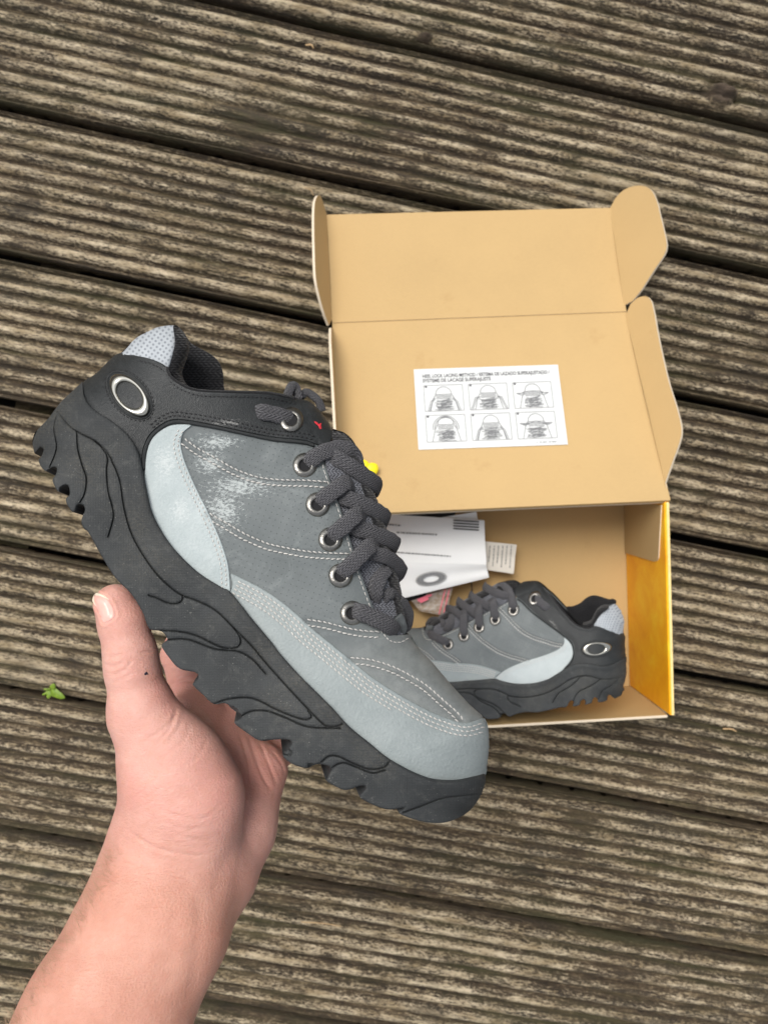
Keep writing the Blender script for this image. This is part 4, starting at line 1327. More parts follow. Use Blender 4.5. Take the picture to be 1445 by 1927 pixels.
# inner lining walls: keep daylight out of the shoe
overlay('inner_lining', [(192, 712), (226, 678), (262, 682), (300, 698), (330, 728), (377, 745), (422, 747), (500, 750), (552, 762), (585, 800), (596, 850), (618, 930), (600, 1010), (480, 1060), (380, 1040), (300, 930), (262, 820), (195, 765)],
        MAT['lining'], lambda P: h_upper(P) * 0.9 - 8, 0.1, shoe, step=10, edge=2, sink=0)
fb = sp3([(250, 800), (330, 905), (420, 1000), (520, 1060), (640, 1120)], 0)
fbv, fbf = [], []
for i, c in enumerate(fb):
    for s in (-1, 1):
        fbv.append(c + np.array([0, s * 95 * K, 0]))
for i in range(len(fb) - 1):
    fbf.append([2 * i, 2 * i + 1, 2 * i + 3, 2 * i + 2])
mesh_obj('footbed', fbv, fbf, MAT['lining'], shoe, uv=[(0.1 * i, 0.2) for i in range(len(fbv))])

# tongue
tongue_outline = [(614, 846), (612, 872), (622, 905), (640, 955), (659, 1015), (676, 1075), (702, 1145), (726, 1196), (756, 1196), (766, 1180), (758, 1130), (746, 1072), (730, 1005), (710, 942), (694, 905), (684, 868), (670, 848), (650, 836), (632, 836)]
def tongh(P):
    d = dist_poly(P, catmull([(628, 810), (650, 818), (670, 842), (684, 868), (694, 905), (710, 942), (730, 1005), (746, 1072), (758, 1130), (766, 1180)], 5))
    return 78 * rollf(d, 75, 2.0)
overlay('tongue', tongue_outline, MAT['tongue_weave'], tongh, 0.5, shoe, step=5, edge=2)
# black tongue top standing above the laces
tt = [(625, 809), (636, 810), (648, 814), (662, 826), (672, 842), (684, 866), (676, 876), (655, 870), (638, 860), (628, 842)]
overlay('tongue_top', tt, MAT['lining'], lambda P: tongh(P) * 0.9 + 6, 6, shoe, step=4, edge=7)
# shadow along the tongue's far half, put in as a black strip
td = [(690, 900), (706, 932), (722, 985), (738, 1045), (750, 1100), (760, 1150), (766, 1170), (752, 1172), (738, 1120), (722, 1060), (706, 1000), (690, 945), (680, 910)]
overlay('tongue_shade', td, MAT['lining'], lambda P: tongh(P) * 0.95 + 5, 4, shoe, step=4, edge=5)

# black webbing across the eyestay top and the red stitched tack
def px_patch(name, pts, woff, mat, thick=2.0, step=4):
    return overlay(name, pts, mat, lambda P: h_upper(P) + woff, thick, shoe, step=step, far=False, edge=2)
rt = px_patch('red_tack', [(590, 792), (597, 794), (600, 797), (606, 795), (609, 798), (605, 800), (606, 808), (602, 809), (599, 802), (594, 798)], 4.5, MAT['red'], 2.5, 2)

# eyelets
EYELETS = [(548, 789), (574, 875), (598, 949), (622, 1015), (641, 1083), (663, 1154)]
def eyelet(cx, cy, hoff):
    c2 = np.array([[cx, cy]])
    e = 6.0
    h = lambda x, y: float(h_upper(np.array([[x, y]]))[0])
    z0 = h(cx, cy) + hoff
    gx = (h(cx + e, cy) - h(cx - e, cy)) / (2 * e); gy = (h(cx, cy + e) - h(cx, cy - e)) / (2 * e)
    prof = [(11.2, -5.0), (10.8, 1.0), (11.3, 4.6), (13.0, 6.6), (16.0, 6.4), (19.6, 4.4), (22.4, 1.8), (23.4, -0.5), (23.4, -3.5)]
    n = 32
    P2, W = [], []
    for k in range(n):
        a = 2 * math.pi * k / n
        for r, hh in prof:
            x, y = r * math.cos(a), r * math.sin(a)
            P2.append((cx + x * (1 - 0.04 * abs(gx)), cy + y)); W.append(z0 + gx * x + gy * y + hh)
    V = sp3(P2, W)
    m = len(prof); Fc = []
    for k in range(n):
        j = (k + 1) % n
        for q in range(m - 1):
            Fc.append([k * m + q, j * m + q, j * m + q + 1, k * m + q + 1])
    o = mesh_obj('eyelet', V, Fc, MAT['gunmetal'], shoe)
    hp = [(cx + 11.3 * math.cos(2 * math.pi * k / 20), cy + 11.3 * math.sin(2 * math.pi * k / 20)) for k in range(20)]
    hw = [z0 + gx * (p[0] - cx) + gy * (p[1] - cy) + 0.8 for p in hp]
    mesh_obj('hole', sp3(hp, hw), [list(range(20))[::-1]], MAT['dark_hole'], o)
    return z0
eye_w = []
for i, (cx, cy) in enumerate(EYELETS):
    eye_w.append(eyelet(cx, cy, 5.0 if i == 0 else 1.0))

# laces: near halves leave the eyelets and climb over, far halves come out below and fall away
def hz_(p): return float(h_upper(np.array([p]))[0])
def lace(pts, ws, a=15.2, b=4.6, **kw):
    return sweep('lace', pts, ws, a, b, MAT['lace'], shoe, **kw)
def near(e, pts, lifts):
    ws = [hz_(p) + l for p, l in zip(pts, lifts)]
    return lace(pts, ws)
E = EYELETS
# far halves first
lace([(618, 855), (636, 864), (664, 881), (692, 900), (710, 913), (713, 922)], [70, 74, 66, 40, 8, -40], a=16)
lace([(640, 932), (660, 940), (687, 951), (714, 965), (728, 976), (727, 984)], [84, 86, 72, 42, 6, -42], a=15.5)
lace([(655, 988), (672, 994), (702, 1004), (731, 1015), (746, 1026), (744, 1034)], [86, 86, 70, 40, 6, -42], a=15.5)
lace([(690, 1034), (706, 1042), (727, 1048), (745, 1060), (756, 1076), (752, 1090)], [84, 80, 64, 36, 4, -40], a=14)
lace([(701, 1132), (705, 1118), (709, 1100), (717, 1082), (728, 1068)], [70, 78, 78, 66, 50], a=15)
lace([(716, 1134), (726, 1121), (737, 1117), (746, 1128), (752, 1142)], [60, 64, 54, 30, -4], a=11)
lace([(752, 1128), (762, 1138), (770, 1155), (768, 1175), (758, 1186)], [30, 18, 2, -8, -10], a=9)
# near halves
near(1, [(574, 876), (586, 865), (604, 853), (634, 843), (655, 845), (668, 858), (668, 872)], [-6, 9, 16, 20, 22, 8, -6])
near(2, [(598, 951), (608, 939), (624, 927), (642, 913), (655, 908), (664, 916)], [-6, 9, 15, 22, 16, -10])
near(3, [(621, 1016), (630, 1004), (646, 991), (664, 974), (676, 966), (686, 976)], [-6, 9, 15, 22, 16, -12])
near(4, [(640, 1085), (648, 1074), (663, 1061), (683, 1040), (700, 1026), (711, 1030)], [-6, 9, 15, 22, 16, -10])
near(5, [(661, 1149), (674, 1151), (690, 1157), (714, 1168), (735, 1180), (744, 1190)], [-6, 10, 14, 17, 14, -4])
# webbing loop that carries the lowest crossing
sweep('lace_loop', [(748, 1160), (754, 1170), (757, 1182), (752, 1193)], [58, 54, 48, 40], 9.5, 5, MAT['loop'], shoe, sides=12)
# top lace running into the first eyelet and the loops behind it
near(0, [(481, 778), (492, 775), (510, 778), (530, 783), (549, 790)], [-2, 9, 12, 11, -2])
LOOSE = [rt]
LOOSE.append(lace([(541, 752), (543, 738), (550, 726), (557, 730), (562, 752)], [14, 16, 10, 6, 4], a=9, b=6, twist=0.6))
LOOSE.append(lace([(566, 746), (576, 738), (588, 744), (600, 756), (606, 774)], [-10, -12, -14, -14, -16], a=8, b=5))

# metal ellipse emblem on the heel
def emblem():
    cx, cy = 243.5, 743.0
    ang_ = math.radians(48.5)
    ca, sa2 = math.cos(ang_), math.sin(ang_)
    n = 64
    rings = []
    # outer ellipse, raised crown, inner ellipse (wider wall at the long ends)
    spec = [(48.5, 26.4, -1.0), (48.2, 26.2, 2.5), (45.5, 25.4, 6.0), (39.0, 23.4, 8.6), (32.5, 20.8, 7.0), (29.2, 19.2, 2.6), (29.0, 18.0, -2.0)]
    P2, W = [], []
    for k in range(n):
        t = 2 * math.pi * k / n
        for (A_, B_, hh) in spec:
            x, y = A_ * math.cos(t), B_ * math.sin(t)
            P2.append((cx + x * ca - y * sa2, cy + x * sa2 + y * ca)); W.append(hh)
    P2 = np.array(P2)
    # sits on a plane fitted to the leather
    base = h_upper(P2)
    A_m = np.column_stack([P2 - [cx, cy], np.ones(len(P2))])
    co, *_ = np.linalg.lstsq(A_m, base, rcond=None)
    plane = lambda P: (P - [cx, cy]) @ co[:2] + co[2]
    curv = 0.5
    W = plane(P2) * (1 - curv) + base * curv + 4.2 + np.array(W)
    V = sp3(P2, W)
    m = len(spec); Fc = []
    for k in range(n):
        j = (k + 1) % n
        for q in range(m - 1):
            Fc.append([k * m + q, j * m + q, j * m + q + 1, k * m + q + 1])
    o = mesh_obj('emblem', V, Fc, MAT['chrome'], shoe)
    P3, W3 = [(cx, cy)], []
    for r in (0.35, 0.7, 1.0):
        for k in range(32):
            t = 2 * math.pi * k / 32
            x, y = 29.6 * r * math.cos(t), 18.6 * r * math.sin(t)
            P3.append((cx + x * ca - y * sa2, cy + x * sa2 + y * ca))
    P3 = np.array(P3)
    rr = np.concatenate([[0], np.repeat([0.35, 0.7, 1.0], 32)])
    W3 = plane(P3) * (1 - curv) + h_upper(P3) * curv + 4.2 + 1.2 * (1 - rr ** 2) + 0.5
    Fc = [[0, 1 + k, 1 + (k + 1) % 32] for k in range(32)]
    for r in range(2):
        for k in range(32):
            j = (k + 1) % 32
            Fc.append([1 + r * 32 + k, 1 + (r + 1) * 32 + k, 1 + (r + 1) * 32 + j, 1 + r * 32 + j])
    mesh_obj('emblem_inlay', sp3(P3, W3), [f[::-1] for f in Fc], MAT['inlay'], o, uv=uvp(P3))
    # moulded rim round the emblem
    rimp = []
    for k in range(49):
        t = 2 * math.pi * k / 48
        x, y = 52.5 * math.cos(t), 30.5 * math.sin(t)
        rimp.append((cx + x * ca - y * sa2, cy + x * sa2 + y * ca))
    rw = h_upper(np.array(rimp)) + 4.2
    sweep('emblem_rim', rimp, rw, 2.2, 2.2, MAT['black_leather'], shoe, sides=8)
emblem()

# stitching: short slanted thread beads lying on the leather
def stitches(name, line, off, pitch_, ln_, wd, lift_, mat, parent=None, slant=0.22, hb=None):
    L = catmull(line, 1.0)
    T = np.gradient(L, axis=0); T /= np.linalg.norm(T, axis=1)[:, None]
    N = np.stack([-T[:, 1], T[:, 0]], 1)
    Lo = L + N * off
    s = np.concatenate([[0], np.cumsum(np.linalg.norm(np.diff(Lo, axis=0), axis=1))])
    cs = np.arange(pitch_ * 0.5, s[-1], pitch_)
    C = np.stack([np.interp(cs, s, Lo[:, 0]), np.interp(cs, s, Lo[:, 1])], 1)
    D = np.stack([np.interp(cs, s, T[:, 0]), np.interp(cs, s, T[:, 1])], 1)
    P2, dh = [], []
    Fc = []
    for c, d in zip(C, D):
        a = slant + rng.uniform(-0.10, 0.10)
        d = np.array([d[0] * math.cos(a) - d[1] * math.sin(a), d[0] * math.sin(a) + d[1] * math.cos(a)])
        nrm = np.array([-d[1], d[0]])
        k = len(P2)
        lh = ln_ / 2 * rng.uniform(0.9, 1.06)
        for (t, wf, hh) in ((-1, 0.55, -0.6), (-0.55, 1, 1.0), (0.0, 1.0, 1.35), (0.55, 1, 1.0), (1, 0.55, -0.6)):
            for (sx, sh) in ((-1, -0.5), (-0.5, 0.5), (0.5, 0.5), (1, -0.5)):
                P2.append(c + d * (t * lh) + nrm * (sx * wd / 2 * wf)); dh.append(lift_ + (hh + sh) * wd * 0.42)
        for i in range(4):
            for j in range(3):
                Fc.append([k + i * 4 + j, k + (i + 1) * 4 + j, k + (i + 1) * 4 + j + 1, k + i * 4 + j + 1])
    P2 = np.array(P2)
    w = (hb or h_upper)(P2) + np.array(dh)
    o = mesh_obj(name, sp3(P2, w), Fc, mat, shoe)
    o["kind"] = "stuff"
    return o
for k in 'abcd':
    stitches('stitching', SEAMS[k], -1.0, 10.0, 8.6, 2.7, 0.9, MAT['thread'])
    stitches('stitching', SEAMS[k], 9.5, 10.0, 8.6, 2.7, 0.9, MAT['thread'], slant=-0.15)
tgs = tg_edge[1:-1]
for off in (9, 17, 25):
    stitches('stitching', tgs, off, 9.6, 8.2, 2.7, 3.6, MAT['thread'])
stitches('stitching', tgs[:9], 33, 9.6, 8.2, 2.7, 3.6, MAT['thread'])
se_ = [(352, 812), (343, 835), (348, 860), (360, 892), (376, 927), (395, 965), (412, 1003), (425, 1038), (432, 1069), (434, 1106)]
stitches('stitching', se_, 8, 9.0, 6.4, 2.2, 3.2, MAT['thread'])
stitches('stitching', se_, 16, 9.0, 6.4, 2.2, 3.2, MAT['thread'])
stitches('stitching', EYE_EDGE[1:], 5, 11.0, 8.5, 1.8, 0.8, MAT['thread'], slant=0)
stitches('stitching', [(723, 1192), (735, 1204), (752, 1207), (768, 1199)], 2, 8.0, 6.5, 2.2, 0.8, MAT['thread'])
bl = [(286, 806), (306, 790), (327, 782), (358, 785), (406, 793), (457, 804), (514, 816), (571, 822), (592, 828)]
stitches('stitching', bl, 0, 9, 7, 2.2, 4.6, MAT['black_thread'])
stitches('stitching', bl, -7, 9, 7, 2.2, 4.6, MAT['black_thread'])
stitches('stitching', [(262, 676), (290, 684), (310, 697), (322, 716), (345, 732), (377, 742), (422, 744), (500, 746), (556, 757)], 2, 8, 6.2, 2.0, 5.2, MAT['black_thread'])
em = []
for k in range(41):
    t = 2 * math.pi * k / 40
    x, y = 57 * math.cos(t), 35 * math.sin(t)
    em.append((243.5 + x * math.cos(math.radians(48.5)) - y * math.sin(math.radians(48.5)), 743 + x * math.sin(math.radians(48.5)) + y * math.cos(math.radians(48.5))))
stitches('stitching', em, 0, 8, 5.5, 2.0, 4.6, MAT['black_thread'])

# ------------------------------------------------------------------ the other sneaker of the pair, lying in the box
def second_shoe():
    a_l = sp3([(243, 743)], hz_((243, 743)))[0]; b_l = sp3([(663, 1154)], hz_((663, 1154)))[0]
    A_, B_ = Vector((-a_l[0], a_l[1], a_l[2])), Vector((-b_l[0], b_l[1], b_l[2]))
    allv = []
    for o in shoe.children:
        if o.name.startswith(('sole', 'upper')):
            q_ = np.empty(len(o.data.vertices) * 3); o.data.vertices.foreach_get("co", q_); allv.append(q_.reshape(-1, 3))
    allv = np.concatenate(allv)
    tilt = math.radians(20)          # heel propped up against the end wall
    lean = math.radians(-5)
    th, off, zmid = 0.0, Vector((0, 0)), 0.058
    for _ in range(8):
        c, s = math.cos(th), math.sin(th)
        xa = Vector((c * math.cos(tilt), s * math.cos(tilt), math.sin(tilt))); va = Vector((-s, c, 0))
        va = Matrix.Rotation(lean, 3, xa) @ va; ya = va.cross(xa)
        M2 = Matrix(((xa.x, ya.x, va.x, off[0]), (xa.y, ya.y, va.y, off[1]), (xa.z, ya.z, va.z, zmid), (0, 0, 0, 1)))
        pa_, pb_ = M2 @ A_, M2 @ B_
        qa, qb = on_z(1127, 1221, pa_.z), on_z(836, 1213, pb_.z)
        dp, dq = (pb_ - pa_).to_2d(), (qb - qa).to_2d()
        th += math.atan2(dq.y, dq.x) - math.atan2(dp.y, dp.x)
        off = off + (0.6 * (qa - pa_) + 0.4 * (qb - pb_)).to_2d()
        zmin = (allv * np.array([-M2[2][0], M2[2][1], M2[2][2]])).sum(1).min() + M2[2][3]
        zmid += 0.0034 - zmin
    print("second sneaker: scale", dq.length / dp.length, "angle", math.degrees(th), "z", zmid)
    root = empty('sneaker', mat=M2)
    tag(root, 'matching grey and black sneaker lying on its side in the box', 'sneaker', 'pair of sneakers')
    FL = Matrix.Scale(-1, 4, Vector((1, 0, 0)))
    def dup(o, parent):
        me = o.data.copy()
        me.transform(FL)
        for q in range(len(me.materials)):
            if me.materials[q].name in CLEAN: me.materials[q] = CLEAN[me.materials[q].name]
        me.flip_normals()
        c_ = bpy.data.objects.new(o.name.split('.')[0], me)
        for k_ in o.keys():
            if k_ in ("kind",): c_[k_] = o[k_]
        link(c_, parent)
        for ch in list(o.children):
            dup(ch, c_)
    for ch in list(shoe.children):
        if ch not in LOOSE:
            dup(ch, root)
    return root
shoe2 = second_shoe()
#--PART4--
# ------------------------------------------------------------------ the hand and forearm
def cam3(px, py, Z):
    return np.array([(px - CX) / F * Z, -(py - CY) / F * Z, -Z])

PRIM = []       # (a, b, ra, rb, flat, blend)
def bone(p, q, rp, rq, flat=1.0, k=0.006):
    PRIM.append((cam3(*p), cam3(*q), rp / 1000, rq / 1000, flat, k))
# forearm and wrist (wide, a little flatter front to back)
bone((60, 2180, .330), (205, 1905, .352), 37.5, 35.6, 0.86, 0.010)
bone((205, 1905, .352), (286, 1745, .368), 35.6, 33.5, 0.82, 0.012)
bone((286, 1745, .368), (322, 1618, .382), 33.5, 30.5, 0.78, 0.014)
bone((352, 1745, .379), (404, 1645, .395), 17.5, 20.0, 0.9, 0.012)
# heel of the hand, thumb side (thenar) and little-finger side
bone((324, 1618, .382), (342, 1500, .386), 30.5, 29.0, 0.74, 0.014)
bone((345, 1505, .378), (322, 1440, .380), 27.5, 23.5, 0.85, 0.012)
bone((322, 1440, .380), (270, 1345, .380), 23.5, 15.5, 0.95, 0.010)
# thumb
bone((268, 1345, .380), (249, 1262, .379), 15.2, 12.6, 1.0, 0.008)
bone((249, 1262, .379), (245, 1230, .379), 12.6, 12.3, 1.0, 0.004)
bone((245, 1230, .379), (232, 1175, .379), 12.0, 11.4, 1.0, 0.004)
bone((232, 1175, .379), (217, 1139, .379), 11.4, 10.4, 0.95, 0.004)
# palm plate, deeper than the thumb ball
bone((404, 1645, .395), (440, 1560, .412), 20.0, 20.5, 0.9, 0.010)
bone((440, 1560, .412), (486, 1452, .432), 20.5, 16.5, 0.85, 0.010)
bone((400, 1560, .412), (430, 1430, .436), 20.0, 16.0, 0.8, 0.012)
bone((365, 1500, .410), (378, 1360, .440), 18.0, 14.5, 0.8, 0.012)
bone((345, 1400, .412), (352, 1345, .432), 11.0, 11.0, 0.9, 0.012)
# fingers run up behind the sneaker
bone((378, 1360, .442), (336, 1232, .462), 12.5, 10.2, 1.0, 0.006)
bone((336, 1232, .462), (366, 1140, .474), 10.0, 9.0, 1.0, 0.003)
bone((366, 1140, .474), (420, 1085, .468), 8.8, 7.6, 1.0, 0.003)
bone((430, 1385, .444), (470, 1250, .474), 12.0, 10.0, 1.0, 0.006)
bone((470, 1250, .474), (545, 1170, .478), 9.8, 8.9, 1.0, 0.003)
bone((545, 1170, .478), (610, 1125, .468), 8.6, 7.6, 1.0, 0.003)
bone((468, 1410, .444), (540, 1305, .478), 11.5, 9.6, 1.0, 0.006)
bone((540, 1305, .478), (620, 1245, .482), 9.4, 8.5, 1.0, 0.003)
bone((620, 1245, .482), (680, 1215, .472), 8.4, 7.4, 1.0, 0.003)
bone((488, 1448, .440), (575, 1370, .472), 10.6, 8.4, 1.0, 0.006)
bone((575, 1370, .472), (640, 1330, .478), 8.2, 7.4, 1.0, 0.003)
bone((640, 1330, .478), (690, 1310, .470), 7.2, 6.6, 1.0, 0.003)

def sdf(P):
    d = None
    for a, b, ra, rb, fl, k in PRIM:
        s = np.array([1, 1, 1 / fl])
        ab = (b - a) * s
        q = (P - a) * s
        t = np.clip((q @ ab) / (ab @ ab), 0, 1)
        e = np.linalg.norm(q - t[:, None] * ab, axis=1) - (ra + (rb - ra) * t)
        if d is None:
            d = e
        else:
            h = np.clip(0.5 + 0.5 * (d - e) / k, 0, 1)
            d = d * (1 - h) + e * h - k * h * (1 - h)
    return d

def surface_nets(lo, hi, h):
    n = np.ceil((hi - lo) / h).astype(int) + 1
    g = [lo[i] + h * np.arange(n[i]) for i in range(3)]
    G = np.stack(np.meshgrid(*g, indexing='ij'), -1).reshape(-1, 3)
    val = np.concatenate([sdf(c) for c in np.array_split(G, 24)]).reshape(n)
    S = val < 0
    c = np.zeros(n - 1, int)
    for i in (0, 1):
        for j in (0, 1):
            for k in (0, 1):
                c += S[i:n[0] - 1 + i, j:n[1] - 1 + j, k:n[2] - 1 + k]
    act = (c > 0) & (c < 8)
    idx = np.full(act.shape, -1); idx[act] = np.arange(act.sum())
    cells = np.argwhere(act)
    acc = np.zeros((len(cells), 3)); cnt = np.zeros(len(cells))
    cor = [(i, j, k) for i in (0, 1) for j in (0, 1) for k in (0, 1)]
    for p in cor:
        for ax in range(3):
            if p[ax] == 0:
                q = list(p); q[ax] = 1
                A = cells + p; B_ = cells + q
                va = val[A[:, 0], A[:, 1], A[:, 2]]; vb = val[B_[:, 0], B_[:, 1], B_[:, 2]]
                m = (va < 0) != (vb < 0)
                t = np.where(m, va / np.where(va == vb, 1, va - vb), 0)
                pos = np.array(p)[None] + t[:, None] * (np.array(q) - np.array(p))[None]
                acc[m] += pos[m]; cnt[m] += 1
    V = lo + h * (cells + acc / cnt[:, None])
    quads = []
    for ax in range(3):
        u, v = (ax + 1) % 3, (ax + 2) % 3
        sl0 = [slice(None)] * 3; sl1 = [slice(None)] * 3
        sl0[ax] = slice(0, n[ax] - 1); sl1[ax] = slice(1, n[ax])
        e = S[tuple(sl0)] != S[tuple(sl1)]
        E_ = np.argwhere(e)
        E_ = E_[(E_[:, u] > 0) & (E_[:, v] > 0) & (E_[:, u] < n[u] - 1) & (E_[:, v] < n[v] - 1)]
        def cell(du, dv):
            q = E_.copy(); q[:, u] -= du; q[:, v] -= dv
            return idx[q[:, 0], q[:, 1], q[:, 2]]
        Q = np.stack([cell(1, 1), cell(0, 1), cell(0, 0), cell(1, 0)], 1)
        flip = ~S[E_[:, 0], E_[:, 1], E_[:, 2]]
        Q[flip] = Q[flip][:, ::-1]
        quads.append(Q)
    return V, np.concatenate(quads)

allp = np.array([p for pr in PRIM for p in (pr[0], pr[1])])
lo = allp.min(0) - 0.048; hi = allp.max(0) + 0.045
hv, hq = surface_nets(lo, hi, 0.0032)
tmp_me = bpy.data.meshes.new("tmp"); tmp_me.from_pydata(hv.tolist(), [], hq.tolist())
tmp_o = bpy.data.objects.new("tmp", tmp_me); COL.objects.link(tmp_o)
md = tmp_o.modifiers.new("s", 'SUBSURF'); md.levels = 2; md.render_levels = 2
bpy.context.view_layer.update()
ev_me = bpy.data.meshes.new_from_object(tmp_o.evaluated_get(bpy.context.evaluated_depsgraph_get()))
bpy.data.objects.remove(tmp_o)
hv = np.empty(len(ev_me.vertices) * 3); ev_me.vertices.foreach_get("co", hv); hv = hv.reshape(-1, 3)
hq = np.empty(len(ev_me.loops), int); ev_me.loops.foreach_get("vertex_index", hq); hq = hq.reshape(-1, 4)
bpy.data.meshes.remove(ev_me)
def grad(P, e=0.0004):
    g = np.stack([sdf(P + np.eye(3)[i] * e) - sdf(P - np.eye(3)[i] * e) for i in range(3)], 1)
    return g / np.maximum(np.linalg.norm(g, axis=1), 1e-9)[:, None]
for _ in range(2):
    d = sdf(hv); hv = hv - grad(hv) * np.clip(d, -0.002, 0.002)[:, None]
N_ = grad(hv)
PX = np.stack([hv[:, 0] / -hv[:, 2] * F + CX, -hv[:, 1] / -hv[:, 2] * F + CY], 1)
Zv = -hv[:, 2]
facing = np.clip(-(N_ * (hv / np.linalg.norm(hv, axis=1)[:, None])).sum(1), 0, 1)
front = sstep(facing, 0.02, 0.25) * (Zv < 0.428)
front_all = sstep(facing, 0.02, 0.25) * (Zv > 0.405)
# creases and folds of the skin: (points, half width, depth in mm, deep palm too)
CREASES = [
    ([(196, 1239), (208, 1236), (228, 1233)], 2.6, 0.36, 0), ([(200, 1252), (214, 1255), (232, 1248)], 2.8, 0.38, 0), ([(262, 1229), (278, 1226), (290, 1227)], 2.4, 0.45, 0),
    ([(207, 1270), (222, 1268), (240, 1255), (250, 1240)], 2.4, 0.25, 0), ([(206, 1284), (228, 1280), (250, 1266)], 2.4, 0.2, 0),
    ([(328, 1326), (331, 1340), (322, 1358), (300, 1378), (276, 1392), (256, 1398)], 3.2, 0.38, 0),
    ([(330, 1342), (322, 1366), (304, 1390), (284, 1406)], 3.0, 0.35, 0), ([(345, 1352), (330, 1380), (310, 1402)], 3.0, 0.25, 0),
    ([(362, 1362), (345, 1395), (318, 1420), (290, 1436)], 3.0, 0.2, 0), ([(392, 1390), (372, 1424), (340, 1446)], 3.0, 0.2, 0),
    ([(232, 1558), (262, 1579), (292, 1595), (330, 1606), (372, 1611), (410, 1606)], 3.0, 0.5, 0), ([(214, 1612), (250, 1622), (300, 1640)], 3.0, 0.28, 0),
    ([(290, 1520), (330, 1535), (380, 1540), (420, 1528)], 3.2, 0.22, 0), ([(300, 1545), (350, 1560), (400, 1556)], 3.2, 0.22, 0), ([(310, 1560), (360, 1580), (410, 1576)], 3.2, 0.2, 0),
    ([(462, 1540), (446, 1584), (426, 1622), (408, 1668), (396, 1710)], 14.0, 0.45, 0), ([(366, 1660), (374, 1740), (366, 1830), (350, 1900)], 12.0, 0.3, 0),
    ([(330, 1665), (326, 1760), (306, 1850)], 13.0, 0.15, 0),
    ([(466, 1380), (478, 1420), (494, 1460), (512, 1492)], 3.0, 0.6, 1), ([(486, 1392), (506, 1440), (522, 1480)], 2.6, 0.45, 1), ([(448, 1372), (466, 1432), (470, 1480)], 3.0, 0.6, 1), ([(510, 1412), (528, 1436), (538, 1462)], 2.4, 0.35, 1),
    ([(312, 1296), (330, 1286), (352, 1280), (366, 1282)], 3.0, 0.9, 1), ([(300, 1258), (318, 1256), (336, 1262)], 2.6, 0.4, 1), ([(318, 1290), (338, 1272), (350, 1268)], 2.6, 0.3, 1),
]
rc = np.random.default_rng(11)
for i in range(34):         # fine diagonal lines across the ball of the thumb and the wrist
    cx_, cy_ = (rc.uniform(250, 420), rc.uniform(1400, 1575)) if i < 24 else (rc.uniform(240, 400), rc.uniform(1590, 1660))
    a_ = rc.normal(-0.55, 0.2) if i < 24 else rc.normal(0.2, 0.15)
    l_ = rc.uniform(18, 48)
    CREASES.append(([(cx_ - l_ * math.cos(a_), cy_ - l_ * math.sin(a_)), (cx_ + rc.uniform(-4, 4), cy_ + rc.uniform(-4, 4)), (cx_ + l_ * math.cos(a_), cy_ + l_ * math.sin(a_))], 1.9, rc.uniform(0.07, 0.16), 0))
for pts, sg, dp, deep in CREASES:
    dd = dist_poly(PX, catmull(pts, 4))
    g = np.exp(-(dd / sg) ** 2) - 0.35 * np.exp(-((dd - 2.4 * sg) / (1.3 * sg)) ** 2)
    e0, e1 = np.array(pts[0]), np.array(pts[-1])
    fl_ = 0.13 * np.linalg.norm(e1 - e0)
    g = g * (1 - np.exp(-(((PX - e0) ** 2).sum(1)) / (fl_ ** 2))) * (1 - np.exp(-(((PX - e1) ** 2).sum(1)) / (fl_ ** 2)))
    hv = hv - N_ * ((front_all if deep else front) * g * dp / 1000)[:, None]
# gentle tendons and lumps
rs = np.random.default_rng(3)
lump = np.zeros(len(hv))
for i in range(26):
    kd = rs.normal(size=3) * 140
    lump += np.sin(hv @ kd + rs.uniform(0, 6.28))
hv = hv + N_ * (lump / 26 * 0.0006)[:, None]
# nail bed hollow
NAIL = [(172, 1119), (176, 1114), (186, 1117), (197, 1122), (206, 1131), (213, 1143), (216, 1156), (213, 1164), (203, 1170), (195, 1172), (190, 1160), (181, 1141), (175, 1130)]
NAILC = catmull(NAIL, 2, True)
ndist = dist_poly(PX, NAILC, True); nin = inside(PX, NAILC)
hv = hv - N_ * ((nin * 0.0007 * sstep(ndist, 0, 4) + np.exp(-(ndist / 2.5) ** 2) * 0.0003 - (~nin) * np.exp(-((ndist - 5) / 3) ** 2) * 0.0004) * front)[:, None]
# natural redness: finger ends, palm, thumb ball rim
red = np.zeros(len(hv))
for (cx, cy, r, a) in ((240, 1150, 60, 0.34), (250, 1260, 40, 0.2), (420, 1480, 90, 0.5), (500, 1450, 80, 0.7), (330, 1290, 50, 0.7), (250, 1490, 50, 0.5), (330, 1530, 45, 0.3), (300, 1200, 50, 0.35), (300, 1400, 70, 0.1), (480, 1640, 60, 0.35), (420, 1760, 50, 0.2), (230, 1560, 50, 0.2)):
    red = np.maximum(red, a * np.exp(-(((PX[:, 0] - cx) ** 2 + (PX[:, 1] - cy) ** 2) / r ** 2)))
red = np.maximum(red, 0.45 * (Zv > 0.425))
tan_dim = 0.9 * sstep(PX[:, 1] + 0.25 * (300 - PX[:, 0]), 1520, 1720)  # tan of the forearm, deepened to offset the strong light on it
CM = np.array(cam.matrix_world)
def to_world(P): return P @ CM[:3, :3].T + CM[:3, 3]
hw_ = to_world(hv)
c0 = np.array(at_depth(352, 1618, 0.40)[:])
person = mesh_obj('person', hw_ - c0, hq, MAT['skin'], None, smooth=True, attrs={'red': red, 'tan': tan_dim})
person.location = c0
tag(person, 'bare left hand and forearm holding up the grey sneaker, thumb on its sole', 'hand')
bpy.context.view_layer.update()
bvh = BVHTree.FromPolygons([Vector(v) for v in hw_], hq.tolist())
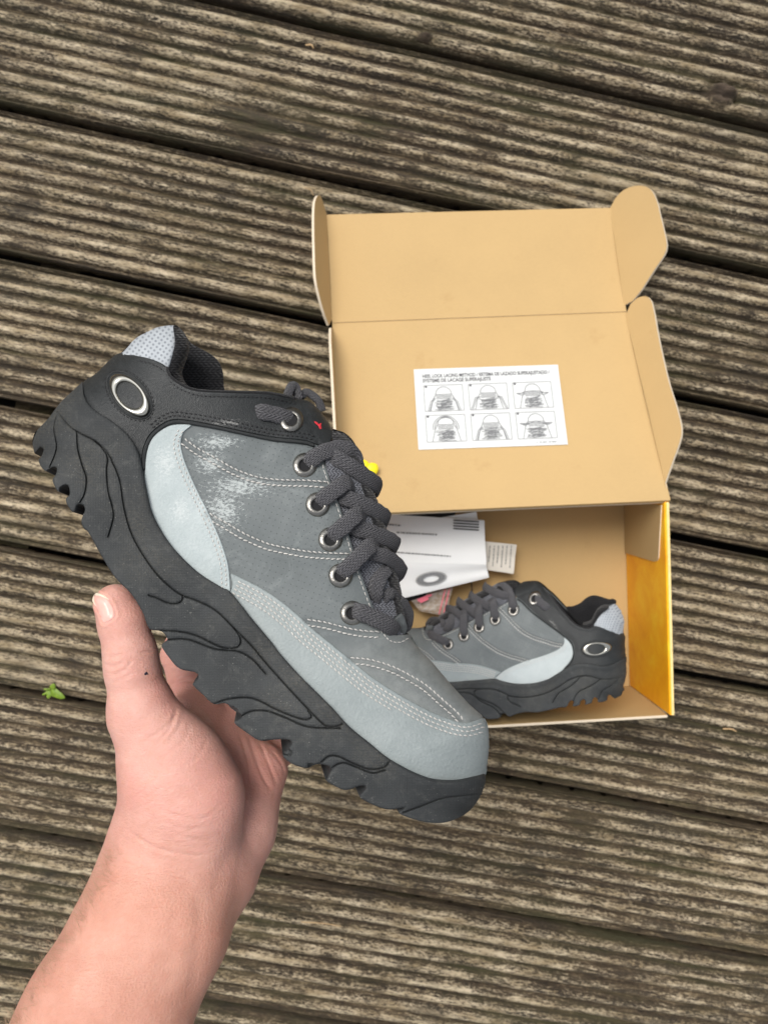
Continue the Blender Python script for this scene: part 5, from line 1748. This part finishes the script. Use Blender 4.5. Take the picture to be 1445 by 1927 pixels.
def on_hand(px, py, off):
    d = ray(px, py).normalized()
    loc, nrm, i, dist = bvh.ray_cast(CAM_LOC, d)
    if loc is None:
        loc, nrm, i, dist = bvh.find_nearest(at_depth(px, py, 0.375))
    if nrm.dot(d) > 0: nrm = -nrm
    return loc + nrm * off, nrm
def hand_patch(name, outline, mat, thick, bulge, smooth_outline=True, step=2.2, split=None):
    Bn = catmull(outline, 1.6, True)
    V2, T_, bi = triangulate(Bn, step, (0.7, 1.6))
    d_ = dist_poly(V2, Bn, True)
    # smooth base: fit a quadratic to the hand under the patch so it reads as one curved plate
    base_p, base_n = [], []
    for p in V2:
        l, n = on_hand(p[0], p[1], 0)
        base_p.append(l[:]); base_n.append(n[:])
    base_p = np.array(base_p); nn = np.array(base_n).mean(0); nn /= np.linalg.norm(nn)
    off = thick * np.sqrt(sstep(d_, 0, 2.0)) + bulge * sstep(d_, 0, 9) - 0.0001 * (d_ < 0.05)
    V = base_p + nn * off[:, None] - c0
    return mesh_obj(name, V, T_, mat, person, smooth=True)
hand_patch('thumbnail', NAIL, MAT['nail'], 0.0006, 0.0007)
hand_patch('nail_edge', [(171, 1120), (175, 1113), (186, 1116), (197, 1121), (206, 1130), (200, 1127), (190, 1124), (182, 1124), (180, 1132), (184, 1143), (180, 1140), (174, 1130)], MAT['nail_tip'], 0.0009, 0.0007, step=1.8)
hand_patch('ink_mark', [(271, 1268), (274, 1265), (277, 1264), (279, 1268), (281, 1272), (277, 1270), (274, 1272), (272, 1271)], MAT['ink_spot'], 0.00012, 0.0, step=1.5)
# fine hair along the outer forearm
HV, HF = [], []
for i in range(260):
    t = rng.uniform(0, 1)
    base_px = np.array([(207, 1607), (185, 1660), (149, 1731), (105, 1792), (75, 1836), (26, 1927), (0, 1962)], float)
    s_ = t * (len(base_px) - 1); k_ = int(min(s_, len(base_px) - 2)); b_ = base_px[k_] + (base_px[k_ + 1] - base_px[k_]) * (s_ - k_)
    b_ = b_ + np.array([abs(rng.normal(0, 11)) + 2, rng.normal(0, 8)])
    l, n = on_hand(b_[0], b_[1], -0.0002)
    dirv = (-RIGHT * rng.uniform(0.2, 0.9) + UP * rng.uniform(-0.2, 1.0)).normalized()
    dirv = (dirv - n * dirv.dot(n) * 0.8 + n * rng.uniform(0.1, 0.55)).normalized()
    L_ = rng.uniform(0.005, 0.012)
    side = dirv.cross(FWD).normalized() * 0.00005
    pts = [l, l + dirv * L_ * 0.5 + n * 0.0005, l + dirv * L_ + n * 0.0002 + UP * rng.uniform(-0.002, 0.002)]
    k = len(HV)
    for q, wd in zip(pts, (1, 0.8, 0.2)):
        HV += [q - side * wd, q + side * wd, q - FWD * 0.00004 * wd]
    for q in range(2):
        for e in range(3):
            e2 = (e + 1) % 3
            HF.append([k + q * 3 + e, k + q * 3 + e2, k + (q + 1) * 3 + e2, k + (q + 1) * 3 + e])
hr = mesh_obj('arm_hair', [np.array(v[:]) - c0 for v in HV], HF, MAT['hair'], person)
hr["kind"] = "stuff"
